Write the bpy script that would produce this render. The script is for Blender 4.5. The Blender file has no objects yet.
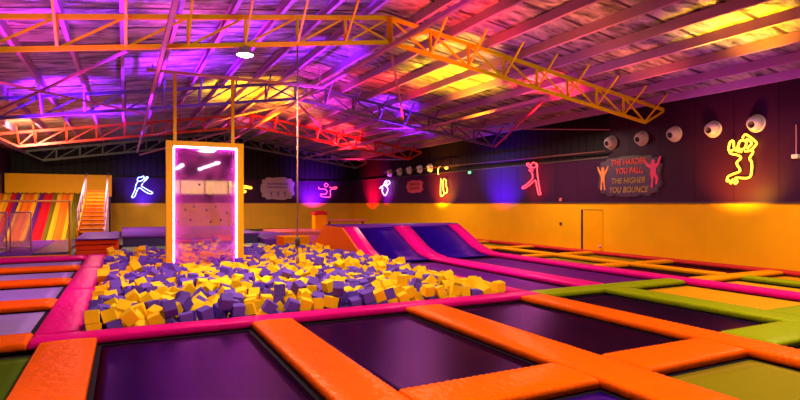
import bpy, bmesh, math, random
from mathutils import Vector, Matrix, Euler
random.seed(11)
R = math.radians
scene = bpy.context.scene
C = scene.collection

# ------------------------------------------------------------------ camera
cd = bpy.data.cameras.new('camera'); cam = bpy.data.objects.new('camera', cd); C.objects.link(cam)
cam.location = (0, 0, 1.6); cam.rotation_euler = (R(90), 0, R(-26.8))
cd.sensor_width = 36; cd.lens = 24.57; cd.shift_y = 3/800; cd.clip_start = .05; cd.clip_end = 200
scene.camera = cam

# ------------------------------------------------------------------ world, exposure
w = bpy.data.worlds.new('world'); scene.world = w; w.use_nodes = True
w.node_tree.nodes['Background'].inputs[0].default_value = (.30, .08, .22, 1)
w.node_tree.nodes['Background'].inputs[1].default_value = .25
vs = scene.view_settings
vs.view_transform = 'Standard'; vs.look = 'None'; vs.gamma = 1; vs.use_curve_mapping = False; vs.exposure = 0.0
cy = scene.cycles
cy.use_denoising = True; cy.max_bounces = 6; cy.diffuse_bounces = 3; cy.glossy_bounces = 3; cy.transparent_max_bounces = 8
cy.sample_clamp_indirect = 4; cy.sample_clamp_direct = 0; cy.caustics_reflective = False; cy.caustics_refractive = False

# ------------------------------------------------------------------ lights
def point_at(o, t): o.rotation_euler = (Vector(t) - o.location).to_track_quat('-Z', 'Y').to_euler()
def area(loc, tgt, size, e, col, name='hall_and_fill_light', spread=180):
    l = bpy.data.lights.new(name, 'AREA'); l.shape = 'DISK'; l.size = size; l.energy = e; l.color = col; l.spread = R(spread)
    o = bpy.data.objects.new(name, l); C.objects.link(o); o.location = loc; point_at(o, tgt); return o
def spot(loc, tgt, ang, e, col, r=.12, blend=.9, name='stage_and_fill_light'):
    l = bpy.data.lights.new(name, 'SPOT'); l.spot_size = R(ang); l.spot_blend = blend; l.energy = e; l.color = col; l.shadow_soft_size = r
    o = bpy.data.objects.new(name, l); C.objects.link(o); o.location = loc; point_at(o, tgt); return o
def point(loc, e, col, r=.1, name='glow_light'):
    l = bpy.data.lights.new(name, 'POINT'); l.energy = e; l.color = col; l.shadow_soft_size = r
    o = bpy.data.objects.new(name, l); C.objects.link(o); o.location = loc; return o
WARM = (1.0, .70, .46)
# the hall's high bays near and behind the camera, over the courts
for (x, y, e) in ((-1.2, 3.2, 150), (3.4, 2.6, 210), (8.0, 3.4, 230), (11.8, 6.0, 200), (2.2, 10.2, 330), (6.8, 12.5, 190), (12.0, 14.5, 200), (-4.4, 15.2, 110), (2.5, 19.5, 170), (11.5, 22, 240), (5.5, 28.5, 480), (-1.0, 27.5, 380)):
    area((x, y, 4.0 if x > -3 else 3.3), (x, y, 0), .7, e*.95, WARM)
# magenta and violet washes
spot((-3.5, 9, 3.6), (-.8, 13, 0), 75, 420, (1, .02, .65))
spot((6.5, 10.5, 3.7), (8.6, 11, 0), 80, 330, (.75, .05, 1))
spot((10.5, 12.5, 3.6), (8.5, 15.8, .4), 60, 260, (.35, .1, 1))
spot((-4.6, 13, 3.4), (-2.6, 13, 0), 90, 200, (.5, .35, 1))
# colour floods shining up on the roof foil: (ceiling point), colour, energy, cone
VIO = (.24, .01, 1); MAG = (.95, .03, .75); YEL = (1, .52, .0); RED = (1, .03, .04); ORA = (1, .2, .02); PNK = (1, .08, .30)
for (x, y, c, e, a) in ((-1.6, 18.3, VIO, 420, 80), (-.5, 23.5, VIO, 380, 80), (-1.7, 12.5, MAG, 90, 85), (-3.8, 14.5, VIO, 160, 70),
        (1.4, 11.8, MAG, 110, 75), (1.3, 15.8, VIO, 380, 75), (4.6, 21.6, YEL, 520, 80), (9.0, 14.0, YEL, 420, 74), (10.9, 12.2, RED, 420, 55),
        (9.3, 25.4, RED, 330, 70), (7.0, 20.6, MAG, 260, 65), (9.0, 18.6, VIO, 300, 60), (5.0, 14.6, VIO, 300, 62), (10.8, 6.6, YEL, 300, 60),
        (11.2, 9.2, ORA, 70, 60), (8.4, 8.8, ORA, 60, 70), (6.6, 10.0, RED, 90, 62), (-3.4, 24.6, ORA, 80, 70), (2.3, 12.9, VIO, 190, 60), (6.0, 17.5, MAG, 240, 60),
        (4.0, 8.0, MAG, 110, 70), (-.6, 10.8, VIO, 120, 85), (3.2, 10.2, VIO, 90, 75), (7.8, 16.0, RED, 90, 60), (3.7, 19.6, YEL, 330, 75), (6.2, 23.6, ORA, 330, 75), (11.6, 22.0, VIO, 200, 60), (7.6, 12.0, YEL, 160, 60), (5.5, 29.5, PNK, 260, 80), (11.5, 29, RED, 200, 70)):
    spot((x, y - .5, 2.7), (x, y, 5.2), a, e*(10 if c == YEL else 14 if c == RED else 10 if c == VIO else 7 if c == ORA else 4.0), c)
for (x, y) in ((0, 8.5), (9, 11), (2, 17), (8, 23), (12.2, 8)):
    spot((x, y, 1.9), (x, y+.4, 5.2), 130, 150, (.62, .03, 1))
# added spots standing in for the neon's spill along the walls
def wallwash(x, y, e, c, a=105):
    tx, ty = (x+1.2, y) if y < 33 else (x, y+1.2)
    spot((x-.45, y, 1.66) if y < 33 else (x, y-.5, 1.66), (tx, ty, 2.75), a*.9, e*2.6, c, .08)
wallwash(13.45, 18.6, 480, (.10, .01, 1), 125); wallwash(13.5, 32.0, 750, (1, .0, .04), 125); wallwash(13.6, 29.9, 160, (.7, .02, 1))
wallwash(13.5, 23.4, 420, (1, .35, .01), 120); wallwash(13.5, 8.6, 190, (1, .40, .01), 120); wallwash(13.5, 16.5, 70, (1, .0, .05), 90)
wallwash(11.4, 34.8, 700, (.30, .01, 1), 120); wallwash(1.0, 34.8, 260, (.12, .03, 1), 110)
# added fill light brightening the slide, with no lamp of its own
area((-3.2, 23.5, 4.0), (-3.4, 29, .8), .7, 300, (1, .75, .40))
# added yellow spots without fixtures, brightening the yellow truss from the camera's side
spot((-1.0, 4.2, 3.3), (-.2, 10.8, 4.8), 62, 270, (1, .80, .05), .04); spot((5.3, 4.2, 3.6), (4.6, 10.8, 5.2), 62, 270, (1, .80, .05), .04); spot((7.6, 4.2, 3.2), (9.4, 10.8, 4.6), 58, 270, (1, .80, .05), .04)

# ------------------------------------------------------------------ materials
MATS = {}
def nt(name):
    m = bpy.data.materials.new(name); m.use_nodes = True
    return m, m.node_tree.nodes, m.node_tree.links, m.node_tree.nodes['Principled BSDF']
def mat(name, col, rough=.5, metal=0, var=.08, nscale=6, bump=0, bscale=20, bstretch=(1, 1, 1), spec=.5, coat=0, emit=None, es=0, det=4):
    if name in MATS: return MATS[name]
    m, N, L, b = nt(name)
    tc = N.new('ShaderNodeTexCoord')
    nz = N.new('ShaderNodeTexNoise'); nz.inputs['Scale'].default_value = nscale; nz.inputs['Detail'].default_value = 5
    L.new(tc.outputs['Object'], nz.inputs['Vector'])
    mx = N.new('ShaderNodeMix'); mx.data_type = 'RGBA'
    mx.inputs[6].default_value = tuple(max(0, c*(1-var)) for c in col) + (1,)
    mx.inputs[7].default_value = tuple(min(1, c*(1+var)) for c in col) + (1,)
    L.new(nz.outputs['Fac'], mx.inputs[0]); L.new(mx.outputs[2], b.inputs['Base Color'])
    b.inputs['Roughness'].default_value = rough; b.inputs['Metallic'].default_value = metal
    b.inputs['Specular IOR Level'].default_value = spec; b.inputs['Coat Weight'].default_value = coat; b.inputs['Coat Roughness'].default_value = .15
    if bump:
        mp = N.new('ShaderNodeMapping'); mp.inputs['Scale'].default_value = bstretch; L.new(tc.outputs['Object'], mp.inputs['Vector'])
        n2 = N.new('ShaderNodeTexNoise'); n2.inputs['Scale'].default_value = bscale; n2.inputs['Detail'].default_value = det
        L.new(mp.outputs[0], n2.inputs['Vector'])
        bp = N.new('ShaderNodeBump'); bp.inputs['Strength'].default_value = bump; bp.inputs['Distance'].default_value = .02
        L.new(n2.outputs['Fac'], bp.inputs['Height']); L.new(bp.outputs[0], b.inputs['Normal'])
    if emit: b.inputs['Emission Color'].default_value = (*emit, 1); b.inputs['Emission Strength'].default_value = es
    MATS[name] = m; return m
def neonmat(name, col, s):
    m, N, L, b = nt(name)
    b.inputs['Base Color'].default_value = (*[min(1, c*.8+.1) for c in col], 1)
    b.inputs['Emission Color'].default_value = (*col, 1); b.inputs['Emission Strength'].default_value = s
    MATS[name] = m; return m

def satin(name, col, rough=.3, k=.5, ior=1.35, sheen=(1, 1, 1), var=.08, nscale=3, bump=.2, bscale=8, dist=.02):
    if name in MATS: return MATS[name]
    m, N, L, b = nt(name); out = N['Material Output']
    tc = N.new('ShaderNodeTexCoord')
    nz = N.new('ShaderNodeTexNoise'); nz.inputs['Scale'].default_value = nscale; nz.inputs['Detail'].default_value = 5; L.new(tc.outputs['Object'], nz.inputs['Vector'])
    mx = N.new('ShaderNodeMix'); mx.data_type = 'RGBA'
    mx.inputs[6].default_value = tuple(c*(1-var) for c in col) + (1,); mx.inputs[7].default_value = tuple(min(1, c*(1+var)) for c in col) + (1,)
    L.new(nz.outputs['Fac'], mx.inputs[0])
    df = N.new('ShaderNodeBsdfDiffuse'); L.new(mx.outputs[2], df.inputs[0])
    gl = N.new('ShaderNodeBsdfGlossy'); gl.inputs[0].default_value = (*sheen, 1); gl.inputs['Roughness'].default_value = rough
    fr = N.new('ShaderNodeFresnel'); fr.inputs[0].default_value = ior
    mu = N.new('ShaderNodeMath'); mu.operation = 'MULTIPLY'; mu.inputs[1].default_value = k; L.new(fr.outputs[0], mu.inputs[0])
    ms = N.new('ShaderNodeMixShader'); L.new(mu.outputs[0], ms.inputs[0]); L.new(df.outputs[0], ms.inputs[1]); L.new(gl.outputs[0], ms.inputs[2])
    n2 = N.new('ShaderNodeTexNoise'); n2.inputs['Scale'].default_value = bscale; n2.inputs['Detail'].default_value = 3; L.new(tc.outputs['Object'], n2.inputs['Vector'])
    bp = N.new('ShaderNodeBump'); bp.inputs['Strength'].default_value = bump; bp.inputs['Distance'].default_value = dist
    L.new(n2.outputs['Fac'], bp.inputs['Height']); L.new(bp.outputs[0], df.inputs['Normal']); L.new(bp.outputs[0], gl.inputs['Normal'])
    L.new(ms.outputs[0], out.inputs['Surface']); N.remove(b)
    MATS[name] = m; return m
def vinyl(name, col): return satin(name, col, rough=.26, k=.45, sheen=tuple(.25+.75*c for c in col), bump=.5, bscale=9, dist=.03)
ORANGE = vinyl('orange_vinyl', (.90, .115, .001))
PINK = vinyl('pink_vinyl', (.74, .003, .25))
LIME = vinyl('lime_vinyl', (.27, .33, .003))
AMBER = vinyl('amber_vinyl', (.92, .34, .003))
REDV = vinyl('red_vinyl', (.62, .03, .035))
PURPV = vinyl('purple_vinyl', (.16, .035, .42))
def bedmat(name, col, rough=.38, sheen=(.62, .16, 1)): return satin(name, col, rough=rough, k=.38, sheen=sheen, var=.15, nscale=1.2, bump=.1, bscale=160)
BED = bedmat('black_jump_mat', (.005, .001, .009), .24)
BED_OLIVE = bedmat('olive_jump_mat', (.16, .14, .002), .5, (.8, .6, .1))
BED_LANE = bedmat('violet_lane_mat', (.075, .006, .13), .3)
BED_GREEN = bedmat('green_jump_mat', (.05, .085, .002), .5, (.3, .5, .1))
BED_AMBER = bedmat('amber_jump_mat', (.62, .27, .003), .5, (1, .7, .1))
BED_LAV = bedmat('lilac_jump_mat', (.28, .20, .56), .33)
BED_BLUE = bedmat('navy_jump_mat', (.010, .001, .19), .40)
SPRING = mat('dark_webbing', (.008, .004, .012), .8, spec=.1)
STEEL = mat('black_steel_tube', (.03, .03, .035), .5, metal=.6)
FOAMY = mat('yellow_foam', (.98, .60, .008), .9, var=.06, nscale=4, bump=.25, bscale=60, spec=.15)
FOAMP = mat('purple_foam', (.135, .062, .52), .9, var=.10, nscale=4, bump=.25, bscale=60, spec=.15)

# ------------------------------------------------------------------ helpers
def link(name, bm, m, parent=None, smooth=False):
    me = bpy.data.meshes.new(name); bmesh.ops.recalc_face_normals(bm, faces=bm.faces); bm.to_mesh(me); bm.free()
    for x in (m if isinstance(m, (list, tuple)) else [m]): me.materials.append(x)
    if smooth:
        for p in me.polygons: p.use_smooth = True
    o = bpy.data.objects.new(name, me); C.objects.link(o)
    if parent: o.parent = parent
    return o
def tag(o, label=None, cat=None, group=None, kind=None):
    if label: o['label'] = label
    if cat: o['category'] = cat
    if group: o['group'] = group
    if kind: o['kind'] = kind
    return o
def thing(name, label, cat, loc=(0, 0, 0), rz=0, group=None):
    o = bpy.data.objects.new(name, None); C.objects.link(o); o.location = loc; o.rotation_euler = (0, 0, rz); o.empty_display_size = .1
    return tag(o, label, cat, group)
def bx(bm, x0, x1, y0, y1, z0, z1, bev=0):
    vs_ = [bm.verts.new((x, y, z)) for z in (z0, z1) for y in (y0, y1) for x in (x0, x1)]
    fs = [bm.faces.new([vs_[i] for i in f]) for f in ((0, 2, 3, 1), (4, 5, 7, 6), (0, 1, 5, 4), (2, 6, 7, 3), (0, 4, 6, 2), (1, 3, 7, 5))]
    if bev:
        es = list({e for f in fs for e in f.edges})
        bmesh.ops.bevel(bm, geom=es, offset=bev, segments=3, profile=.5, affect='EDGES')
    return bm
def bar(bm, a, b, wd=.05, hd=None, seg=4):
    """square (seg=4) or round bar from a to b"""
    a, b = Vector(a), Vector(b); d = b - a; L = d.length
    if L < 1e-5: return bm
    hd = hd or wd
    z = d.normalized(); up = Vector((0, 0, 1)) if abs(z.z) < .95 else Vector((0, 1, 0))
    x = z.cross(up).normalized(); y = x.cross(z).normalized()
    rings = []
    for p in (a, b):
        if seg == 4: ring = [bm.verts.new(p + x*sx*wd/2 + y*sy*hd/2) for sx, sy in ((-1, -1), (1, -1), (1, 1), (-1, 1))]
        else: ring = [bm.verts.new(p + x*math.cos(t)*wd/2 + y*math.sin(t)*hd/2) for t in [2*math.pi*i/seg for i in range(seg)]]
        rings.append(ring)
    n = len(rings[0])
    for i in range(n): bm.faces.new((rings[0][i], rings[0][(i+1) % n], rings[1][(i+1) % n], rings[1][i]))
    bm.faces.new(rings[0][::-1]); bm.faces.new(rings[1])
    return bm
def tube(bm, pts, r, seg=8, closed=False):
    pts = [Vector(p) for p in pts]; n = len(pts); rings = []
    prev = None
    for i, p in enumerate(pts):
        t = (pts[min(i+1, n-1)] - pts[max(i-1, 0)])
        if t.length < 1e-6: t = Vector((0, 0, 1))
        t.normalize()
        up = prev if prev and abs(prev.dot(t)) < .95 else (Vector((0, 0, 1)) if abs(t.z) < .9 else Vector((1, 0, 0)))
        x = t.cross(up).normalized(); y = x.cross(t).normalized(); prev = y
        rings.append([bm.verts.new(p + x*math.cos(a)*r + y*math.sin(a)*r) for a in [2*math.pi*k/seg for k in range(seg)]])
    for i in range(n-1):
        for k in range(seg): bm.faces.new((rings[i][k], rings[i][(k+1) % seg], rings[i+1][(k+1) % seg], rings[i+1][k]))
    bm.faces.new(rings[0][::-1]); bm.faces.new(rings[-1])
    return bm
def smoothline(pts, k=5):
    out = []
    n = len(pts)
    for i in range(n-1):
        p0, p1, p2, p3 = (Vector(pts[max(i-1, 0)]), Vector(pts[i]), Vector(pts[i+1]), Vector(pts[min(i+2, n-1)]))
        for j in range(k):
            t = j/k
            out.append(.5*((2*p1) + (p2-p0)*t + (2*p0-5*p1+4*p2-p3)*t*t + (3*p1-p0-3*p2+p3)*t**3))
    out.append(Vector(pts[-1])); return out
def prism(bm, pts, lo, hi, axis='Y'):
    """closed outline pts (2D) extruded along axis from lo to hi"""
    def P(u, v, t): return {'X': (t, u, v), 'Y': (u, t, v), 'Z': (u, v, t)}[axis]
    a = [bm.verts.new(P(u, v, lo)) for u, v in pts]; b = [bm.verts.new(P(u, v, hi)) for u, v in pts]
    n = len(pts)
    for i in range(n): bm.faces.new((a[i], a[(i+1) % n], b[(i+1) % n], b[i]))
    bm.faces.new(a[::-1]); bm.faces.new(b); return bm
def revolve(bm, prof, seg=24, mtx=None):
    """(r, h) profile about Z"""
    rings = []
    for r, h in prof:
        rings.append([bm.verts.new((r*math.cos(t), r*math.sin(t), h)) for t in [2*math.pi*i/seg for i in range(seg)]])
    vs_ = [v for rg in rings for v in rg]
    for a, b in zip(rings, rings[1:]):
        for i in range(seg): bm.faces.new((a[i], a[(i+1) % seg], b[(i+1) % seg], b[i]))
    if prof[0][0] > 1e-4: bm.faces.new(rings[0][::-1])
    if prof[-1][0] > 1e-4: bm.faces.new(rings[-1])
    if mtx: bmesh.ops.transform(bm, matrix=mtx, verts=vs_)
    return bm

def padmesh(wd, ln, th, seg, ruffle=0, seed=0, zf=None):
    """a padded strip along +Y, rounded shoulders, top at 0"""
    rr = random.Random(seed)
    bm = bmesh.new(); r = min(.026, th*.4)
    prof = [(-wd/2, -th), (-wd/2, -r), (-wd/2+r*.29, -r*.29), (-wd/2+r, 0), (-wd/4, .006), (0, .008), (wd/4, .006), (wd/2-r, 0), (wd/2-r*.29, -r*.29), (wd/2, -r), (wd/2, -th)]
    n = max(2, int(ln/seg)); rings = []
    ph = rr.uniform(0, 6)
    for i in range(n+1):
        t = i/n; y = t*ln; e = min(y, ln-y); drop = 0
        if e < .04: drop = (1-e/.04)**2*.028
        ring = []
        for j, (x, z) in enumerate(prof):
            dz = 0; dx = 0
            if ruffle and 1 <= j <= 9:
                edge = 1 if j in (2, 3, 7, 8) else (.7 if j in (1, 9) else .04)
                a = math.sin(y*2*math.pi/.075 + ph + .9*math.sin(y*7.3+j*.1))
                dz = ruffle*a*edge; dx = ruffle*.8*math.sin(y*2*math.pi/.09+j+ph)*(edge if j in (1, 2, 8, 9) else 0)
                dz += .004*math.sin(y*2.1+ph)*(1 if j in (4, 5, 6) else .3)
            zz = z + dz - (drop if z > -th+.001 else 0)
            ring.append(bm.verts.new((x+dx, y, zz + (zf(y) if zf else 0))))
        rings.append(ring)
    m = len(prof)
    for a, b in zip(rings, rings[1:]):
        for j in range(m-1): bm.faces.new((a[j], a[j+1], b[j+1], b[j]))
        bm.faces.new((a[m-1], a[0], b[0], b[m-1]))
    bm.faces.new(rings[0]); bm.faces.new(rings[-1][::-1])
    return bm
PAD_T = .085
_pn = [0]
def pad(m, x0, x1, y0, y1, label, ztop=0.0, th=PAD_T, ruffle=0, group=None):
    _pn[0] += 1
    lx, ly = x1-x0, y1-y0
    along_y = ly >= lx
    near = y0 < 8
    bm = padmesh(lx if along_y else ly, ly if along_y else lx, th, .02 if near else .12, ruffle if near else 0, _pn[0])
    if along_y: o = link('safety_pad', bm, m, None, True); o.location = ((x0+x1)/2, y0, ztop)
    else: o = link('safety_pad', bm, m, None, True); o.rotation_euler = (0, 0, R(-90)); o.location = (x0, (y0+y1)/2, ztop)
    # flat underside edges stay crisp
    return tag(o, label, 'pad', group)
FLOOR = -.9
def trampoline(m, x0, x1, y0, y1, label, gap=.03, leg=True):
    """cell between pad edges x0..x1, y0..y1"""
    cx, cy_ = (x0+x1)/2, (y0+y1)/2
    t = thing('trampoline', label, 'trampoline', (cx, cy_, FLOOR))
    def L(z): return z - FLOOR
    hx, hy = (x1-x0)/2, (y1-y0)/2
    z = L(-.10)
    bm = bmesh.new(); n = 14; g = []
    mx, my = hx-.05, hy-.05
    for i in range(n+1):
        row = []
        for j in range(n+1):
            u, v = -1+2*i/n, -1+2*j/n
            row.append(bm.verts.new((u*mx, v*my, z-.02*(1-u*u)*(1-v*v))))
        g.append(row)
    for i in range(n):
        for j in range(n): bm.faces.new((g[i][j], g[i+1][j], g[i+1][j+1], g[i][j+1]))
    o = link('jump_mat', bm, m, t, True)
    sol = o.modifiers.new('thickness', 'SOLIDIFY'); sol.thickness = .008
    bm = bmesh.new(); e = .06
    for (a, b, c, d) in ((-hx-e, hx+e, -hy-e, -my), (-hx-e, hx+e, my, hy+e), (-hx-e, -mx, -my, my), (mx, hx+e, -my, my)):
        bx(bm, a, b, c, d, z-.02, z-.002)
    link('spring_strip', bm, SPRING, t)
    bm = bmesh.new(); f = .10
    for (a, b, c, d) in ((-hx-f, hx+f, -hy-f, -hy-f+.06), (-hx-f, hx+f, hy+f-.06, hy+f), (-hx-f, -hx-f+.06, -hy-f+.06, hy+f-.06), (hx+f-.06, hx+f, -hy-f+.06, hy+f-.06)):
        bx(bm, a, b, c, d, z-.075, z-.021)
    for sx in (-1, 1):
        for sy in (-1, 1):
            px, py = sx*(hx+f-.03), sy*(hy+f-.03)
            bx(bm, px-.025, px+.025, py-.025, py+.025, 0, z-.075)
    link('steel_frame', bm, STEEL, t)
    return t

# ------------------------------------------------------------------ structure
XW, YB, XL, YF = 14.2, 35.5, -5.4, -6.0
def stripes(name, col, rough, period, depth, axis='Y', dark=.5, line=.04, ridge=False):
    m, N, L, b = nt(name)
    tc = N.new('ShaderNodeTexCoord'); sp = N.new('ShaderNodeSeparateXYZ'); L.new(tc.outputs['Object'], sp.inputs[0])
    md = N.new('ShaderNodeMath'); md.operation = 'PINGPONG'; md.inputs[1].default_value = period/2; L.new(sp.outputs[axis], md.inputs[0])
    lt = N.new('ShaderNodeMath'); lt.operation = 'LESS_THAN'; lt.inputs[1].default_value = line; L.new(md.outputs[0], lt.inputs[0])
    nz = N.new('ShaderNodeTexNoise'); nz.inputs['Scale'].default_value = 1.3; L.new(tc.outputs['Object'], nz.inputs['Vector'])
    mv = N.new('ShaderNodeMix'); mv.data_type = 'RGBA'; mv.inputs[6].default_value = (*[c*.88 for c in col], 1); mv.inputs[7].default_value = (*[min(1, c*1.1) for c in col], 1)
    L.new(nz.outputs['Fac'], mv.inputs[0])
    mx = N.new('ShaderNodeMix'); mx.data_type = 'RGBA'; mx.inputs[7].default_value = (*[c*dark for c in col], 1)
    L.new(lt.outputs[0], mx.inputs[0]); L.new(mv.outputs[2], mx.inputs[6]); L.new(mx.outputs[2], b.inputs['Base Color'])
    b.inputs['Roughness'].default_value = rough; b.inputs['Specular IOR Level'].default_value = .12
    if depth:
        bp = N.new('ShaderNodeBump'); bp.inputs['Distance'].default_value = depth; bp.inputs['Strength'].default_value = .8
        if ridge: L.new(md.outputs[0], bp.inputs['Height'])
        else: L.new(lt.outputs[0], bp.inputs['Height']); bp.invert = True
        L.new(bp.outputs[0], b.inputs['Normal'])
    return m
WALL_Y = stripes('yellow_wall_panel', (.88, .42, .002), .45, 2.4, .004, 'Y', .93, .006)
WALL_B = stripes('yellow_back_wall_panel', (.80, .40, .03), .5, 2.4, .004, 'X', .85, .01)
DARK_Y = stripes('dark_panel_side', (.040, .005, .042), .45, 1.1, .01, 'Y', .6, .012)
DARK_X = stripes('dark_panel_back', (.034, .005, .042), .45, 1.1, .01, 'X', .6, .012)
BLACK_C = stripes('black_corrugated_cladding', (.016, .009, .016), .5, .35, .03, 'Y', .5, .04)
BLACK_CX = stripes('black_corrugated_cladding_back', (.016, .010, .018), .5, .35, .03, 'X', .5, .04)
TRIM_D = mat('dark_trim', (.05, .02, .03), .5)
def struct(name, bm, m, smooth=False):
    o = link(name, bm, m, None, smooth); o['kind'] = 'structure'; return o
FLM = mat('dark_concrete', (.05, .035, .05), .7, var=.2)
struct('floor', bx(bmesh.new(), XL-.3, XW+.3, YF-.3, YB+.3, FLOOR-.15, FLOOR), FLM)
RZ = lambda x: 5.93 - .15*abs(x-5.2)
struct('wall_right', bx(bmesh.new(), XW, XW+.3, YF-.3, YB+.3, FLOOR, 1.6), WALL_Y)
struct('wall_right.upper', bx(bmesh.new(), XW+.02, XW+.3, YF-.3, YB+.3, 1.6, 3.1), DARK_Y)
struct('wall_right.top', bx(bmesh.new(), XW+.12, XW+.3, 12.9, YB+.3, 3.1, 5.0), BLACK_C)
struct('wall_right.near', bx(bmesh.new(), XW+.02, XW+.3, YF-.3, 12.9, 3.1, 5.0), DARK_Y)
struct('trim_1', bx(bmesh.new(), XW-.03, XW+.02, YF, YB, 1.585, 1.63), TRIM_D)
struct('trim_2', bx(bmesh.new(), XW-.02, XW+.12, 12.9, YB, 3.08, 3.13), TRIM_D)
struct('wall_back', bx(bmesh.new(), XL-.3, XW, YB, YB+.3, FLOOR, 1.6), WALL_B)
struct('wall_back.upper', bx(bmesh.new(), XL-.3, XW, YB+.02, YB+.3, 1.6, 3.1), DARK_X)
struct('wall_back.top', bx(bmesh.new(), XL-.3, XW+.3, YB+.14, YB+.3, 3.1, 6.3), BLACK_CX)
struct('trim_3', bx(bmesh.new(), XL, XW-.03, YB-.03, YB+.02, 1.585, 1.63), TRIM_D)
struct('wall_left', bx(bmesh.new(), XL-.3, XL, YF-.3, YB, FLOOR, 1.6), stripes('left_wall_panel', (.5, .16, .02), .5, 2.4, .004, 'Y', .9, .01))
struct('wall_left.upper', bx(bmesh.new(), XL-.3, XL-.02, YF-.3, YB, 1.6, 5.0), DARK_Y)
struct('wall_front', bx(bmesh.new(), XL-.3, XW+.3, YF-.3, YF, FLOOR, 1.6), WALL_B)
struct('wall_front.upper', bx(bmesh.new(), XL-.3, XW+.3, YF-.3, YF-.02, 1.6, 6.3), DARK_X)

# crinkled foil roof lining
def foil():
    m, N, L, b = nt('crinkled_roof_foil')
    tc = N.new('ShaderNodeTexCoord')
    mp = N.new('ShaderNodeMapping'); mp.inputs['Scale'].default_value = (.55, 1.7, 1); L.new(tc.outputs['Object'], mp.inputs['Vector'])
    n1 = N.new('ShaderNodeTexNoise'); n1.inputs['Scale'].default_value = 2.6; n1.inputs['Detail'].default_value = 7; n1.inputs['Roughness'].default_value = .62; n1.inputs['Distortion'].default_value = .6
    L.new(mp.outputs[0], n1.inputs['Vector'])
    bp = N.new('ShaderNodeBump'); bp.inputs['Strength'].default_value = .9; bp.inputs['Distance'].default_value = .12
    L.new(n1.outputs['Fac'], bp.inputs['Height']); L.new(bp.outputs[0], b.inputs['Normal'])
    sp = N.new('ShaderNodeSeparateXYZ'); L.new(tc.outputs['Object'], sp.inputs[0])
    md = N.new('ShaderNodeMath'); md.operation = 'PINGPONG'; md.inputs[1].default_value = .62; L.new(sp.outputs['Y'], md.inputs[0])
    lt = N.new('ShaderNodeMath'); lt.operation = 'LESS_THAN'; lt.inputs[1].default_value = .045; L.new(md.outputs[0], lt.inputs[0])
    cr = N.new('ShaderNodeValToRGB'); L.new(n1.outputs['Fac'], cr.inputs[0])
    cr.color_ramp.elements[0].position = .33; cr.color_ramp.elements[0].color = (.06, .045, .05, 1)
    cr.color_ramp.elements[1].position = .62; cr.color_ramp.elements[1].color = (.78, .70, .66, 1)
    mx = N.new('ShaderNodeMix'); mx.data_type = 'RGBA'; mx.inputs[7].default_value = (.10, .06, .07, 1)
    L.new(lt.outputs[0], mx.inputs[0]); L.new(cr.outputs[0], mx.inputs[6]); L.new(mx.outputs[2], b.inputs['Base Color'])
    b.inputs['Metallic'].default_value = .8; b.inputs['Roughness'].default_value = .42
    return m
FOIL = foil()
bm = bmesh.new(); prism(bm, [(XL-.6, RZ(XL-.6)), (5.2, RZ(5.2)), (XW+.6, RZ(XW+.6)), (XW+.6, RZ(XW+.6)+.1), (5.2, RZ(5.2)+.1), (XL-.6, RZ(XL-.6)+.1)], YF-.3, YB+.4, 'Y')
struct('ceiling', bm, FOIL)

# door in the right wall
DOORM = satin('door_leaf_paint', (.86, .38, .003), .4, .2)
bm = bmesh.new(); bx(bm, XW-.02, XW, 13.15, 14.02, FLOOR, 1.36)
d = struct('door_1', bm, DOORM)
link('door_gap', bx(bmesh.new(), XW-.03, XW, 14.02, 14.10, FLOOR, 1.36), mat('dark_gap_strip', (.01, .01, .01), .8), d)  # plain near-black strip along the door edge
link('door_head', bx(bmesh.new(), XW-.03, XW, 13.15, 14.10, 1.36, 1.375), TRIM_D, d)
bm = bmesh.new(); revolve(bm, [(.045, 0), (.045, .012), (.02, .016), (.018, .05), (.035, .055), (.035, .075), (.0, .08)], 14, Matrix.Translation((XW-.02, 13.24, .15)) @ Matrix.Rotation(R(-90), 4, 'Y'))
link('door_handle', bm, mat('pale_pink_plastic', (.75, .35, .4), .4), d, True)
def wallbox(y, z, s, m, label, nm='wall_button'):
    o = link(nm, bx(bmesh.new(), XW-.05, XW, y-s/2, y+s/2, z-s/2, z+s/2, .01), m); return tag(o, label, 'wall fitting')
wallbox(15.1, .85, .09, mat('dark_plastic', (.05, .02, .02), .5), 'small dark square fitting on the yellow wall beside the door gap')
wallbox(15.1, 1.72, .12, mat('pale_red_plastic', (.6, .12, .12), .5), 'small red box fitted just above the yellow wall edge by the door')

# ------------------------------------------------------------------ roof steel
PURL = mat('pink_purlin_paint', (.66, .28, .66), .4, metal=.1, var=.12, nscale=3, spec=.5)
ORD = ['first', 'second', 'third', 'fourth', 'fifth', 'sixth', 'seventh', 'eighth', 'ninth', 'tenth', 'eleventh']
def purlin(x, side, k):
    zb = RZ(x) - .21; bm = bmesh.new(); s = 1 if side > 0 else -1
    t = .012
    sl = -.15*s
    prof = [(0, 0), (.075, 0), (.075, .02), (t, .02), (t, .185), (.075, .185), (.075, .205), (0, .205)]
    prism(bm, [(x + s*u, zb + v + sl*s*u*0) for u, v in prof], YF, YB+.1, 'Y')
    o = link('roof_purlin', bm, PURL)
    tag(o, f"pink steel roof purlin, {ORD[k]} down from the ridge on the {'right-hand' if s > 0 else 'left-hand'} slope", 'roof beam', None)
for k in range(9): purlin(5.2 + .62 + .98*k, 1, k)
for k in range(11): purlin(5.2 - .45 - .95*k, -1, k)

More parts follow.
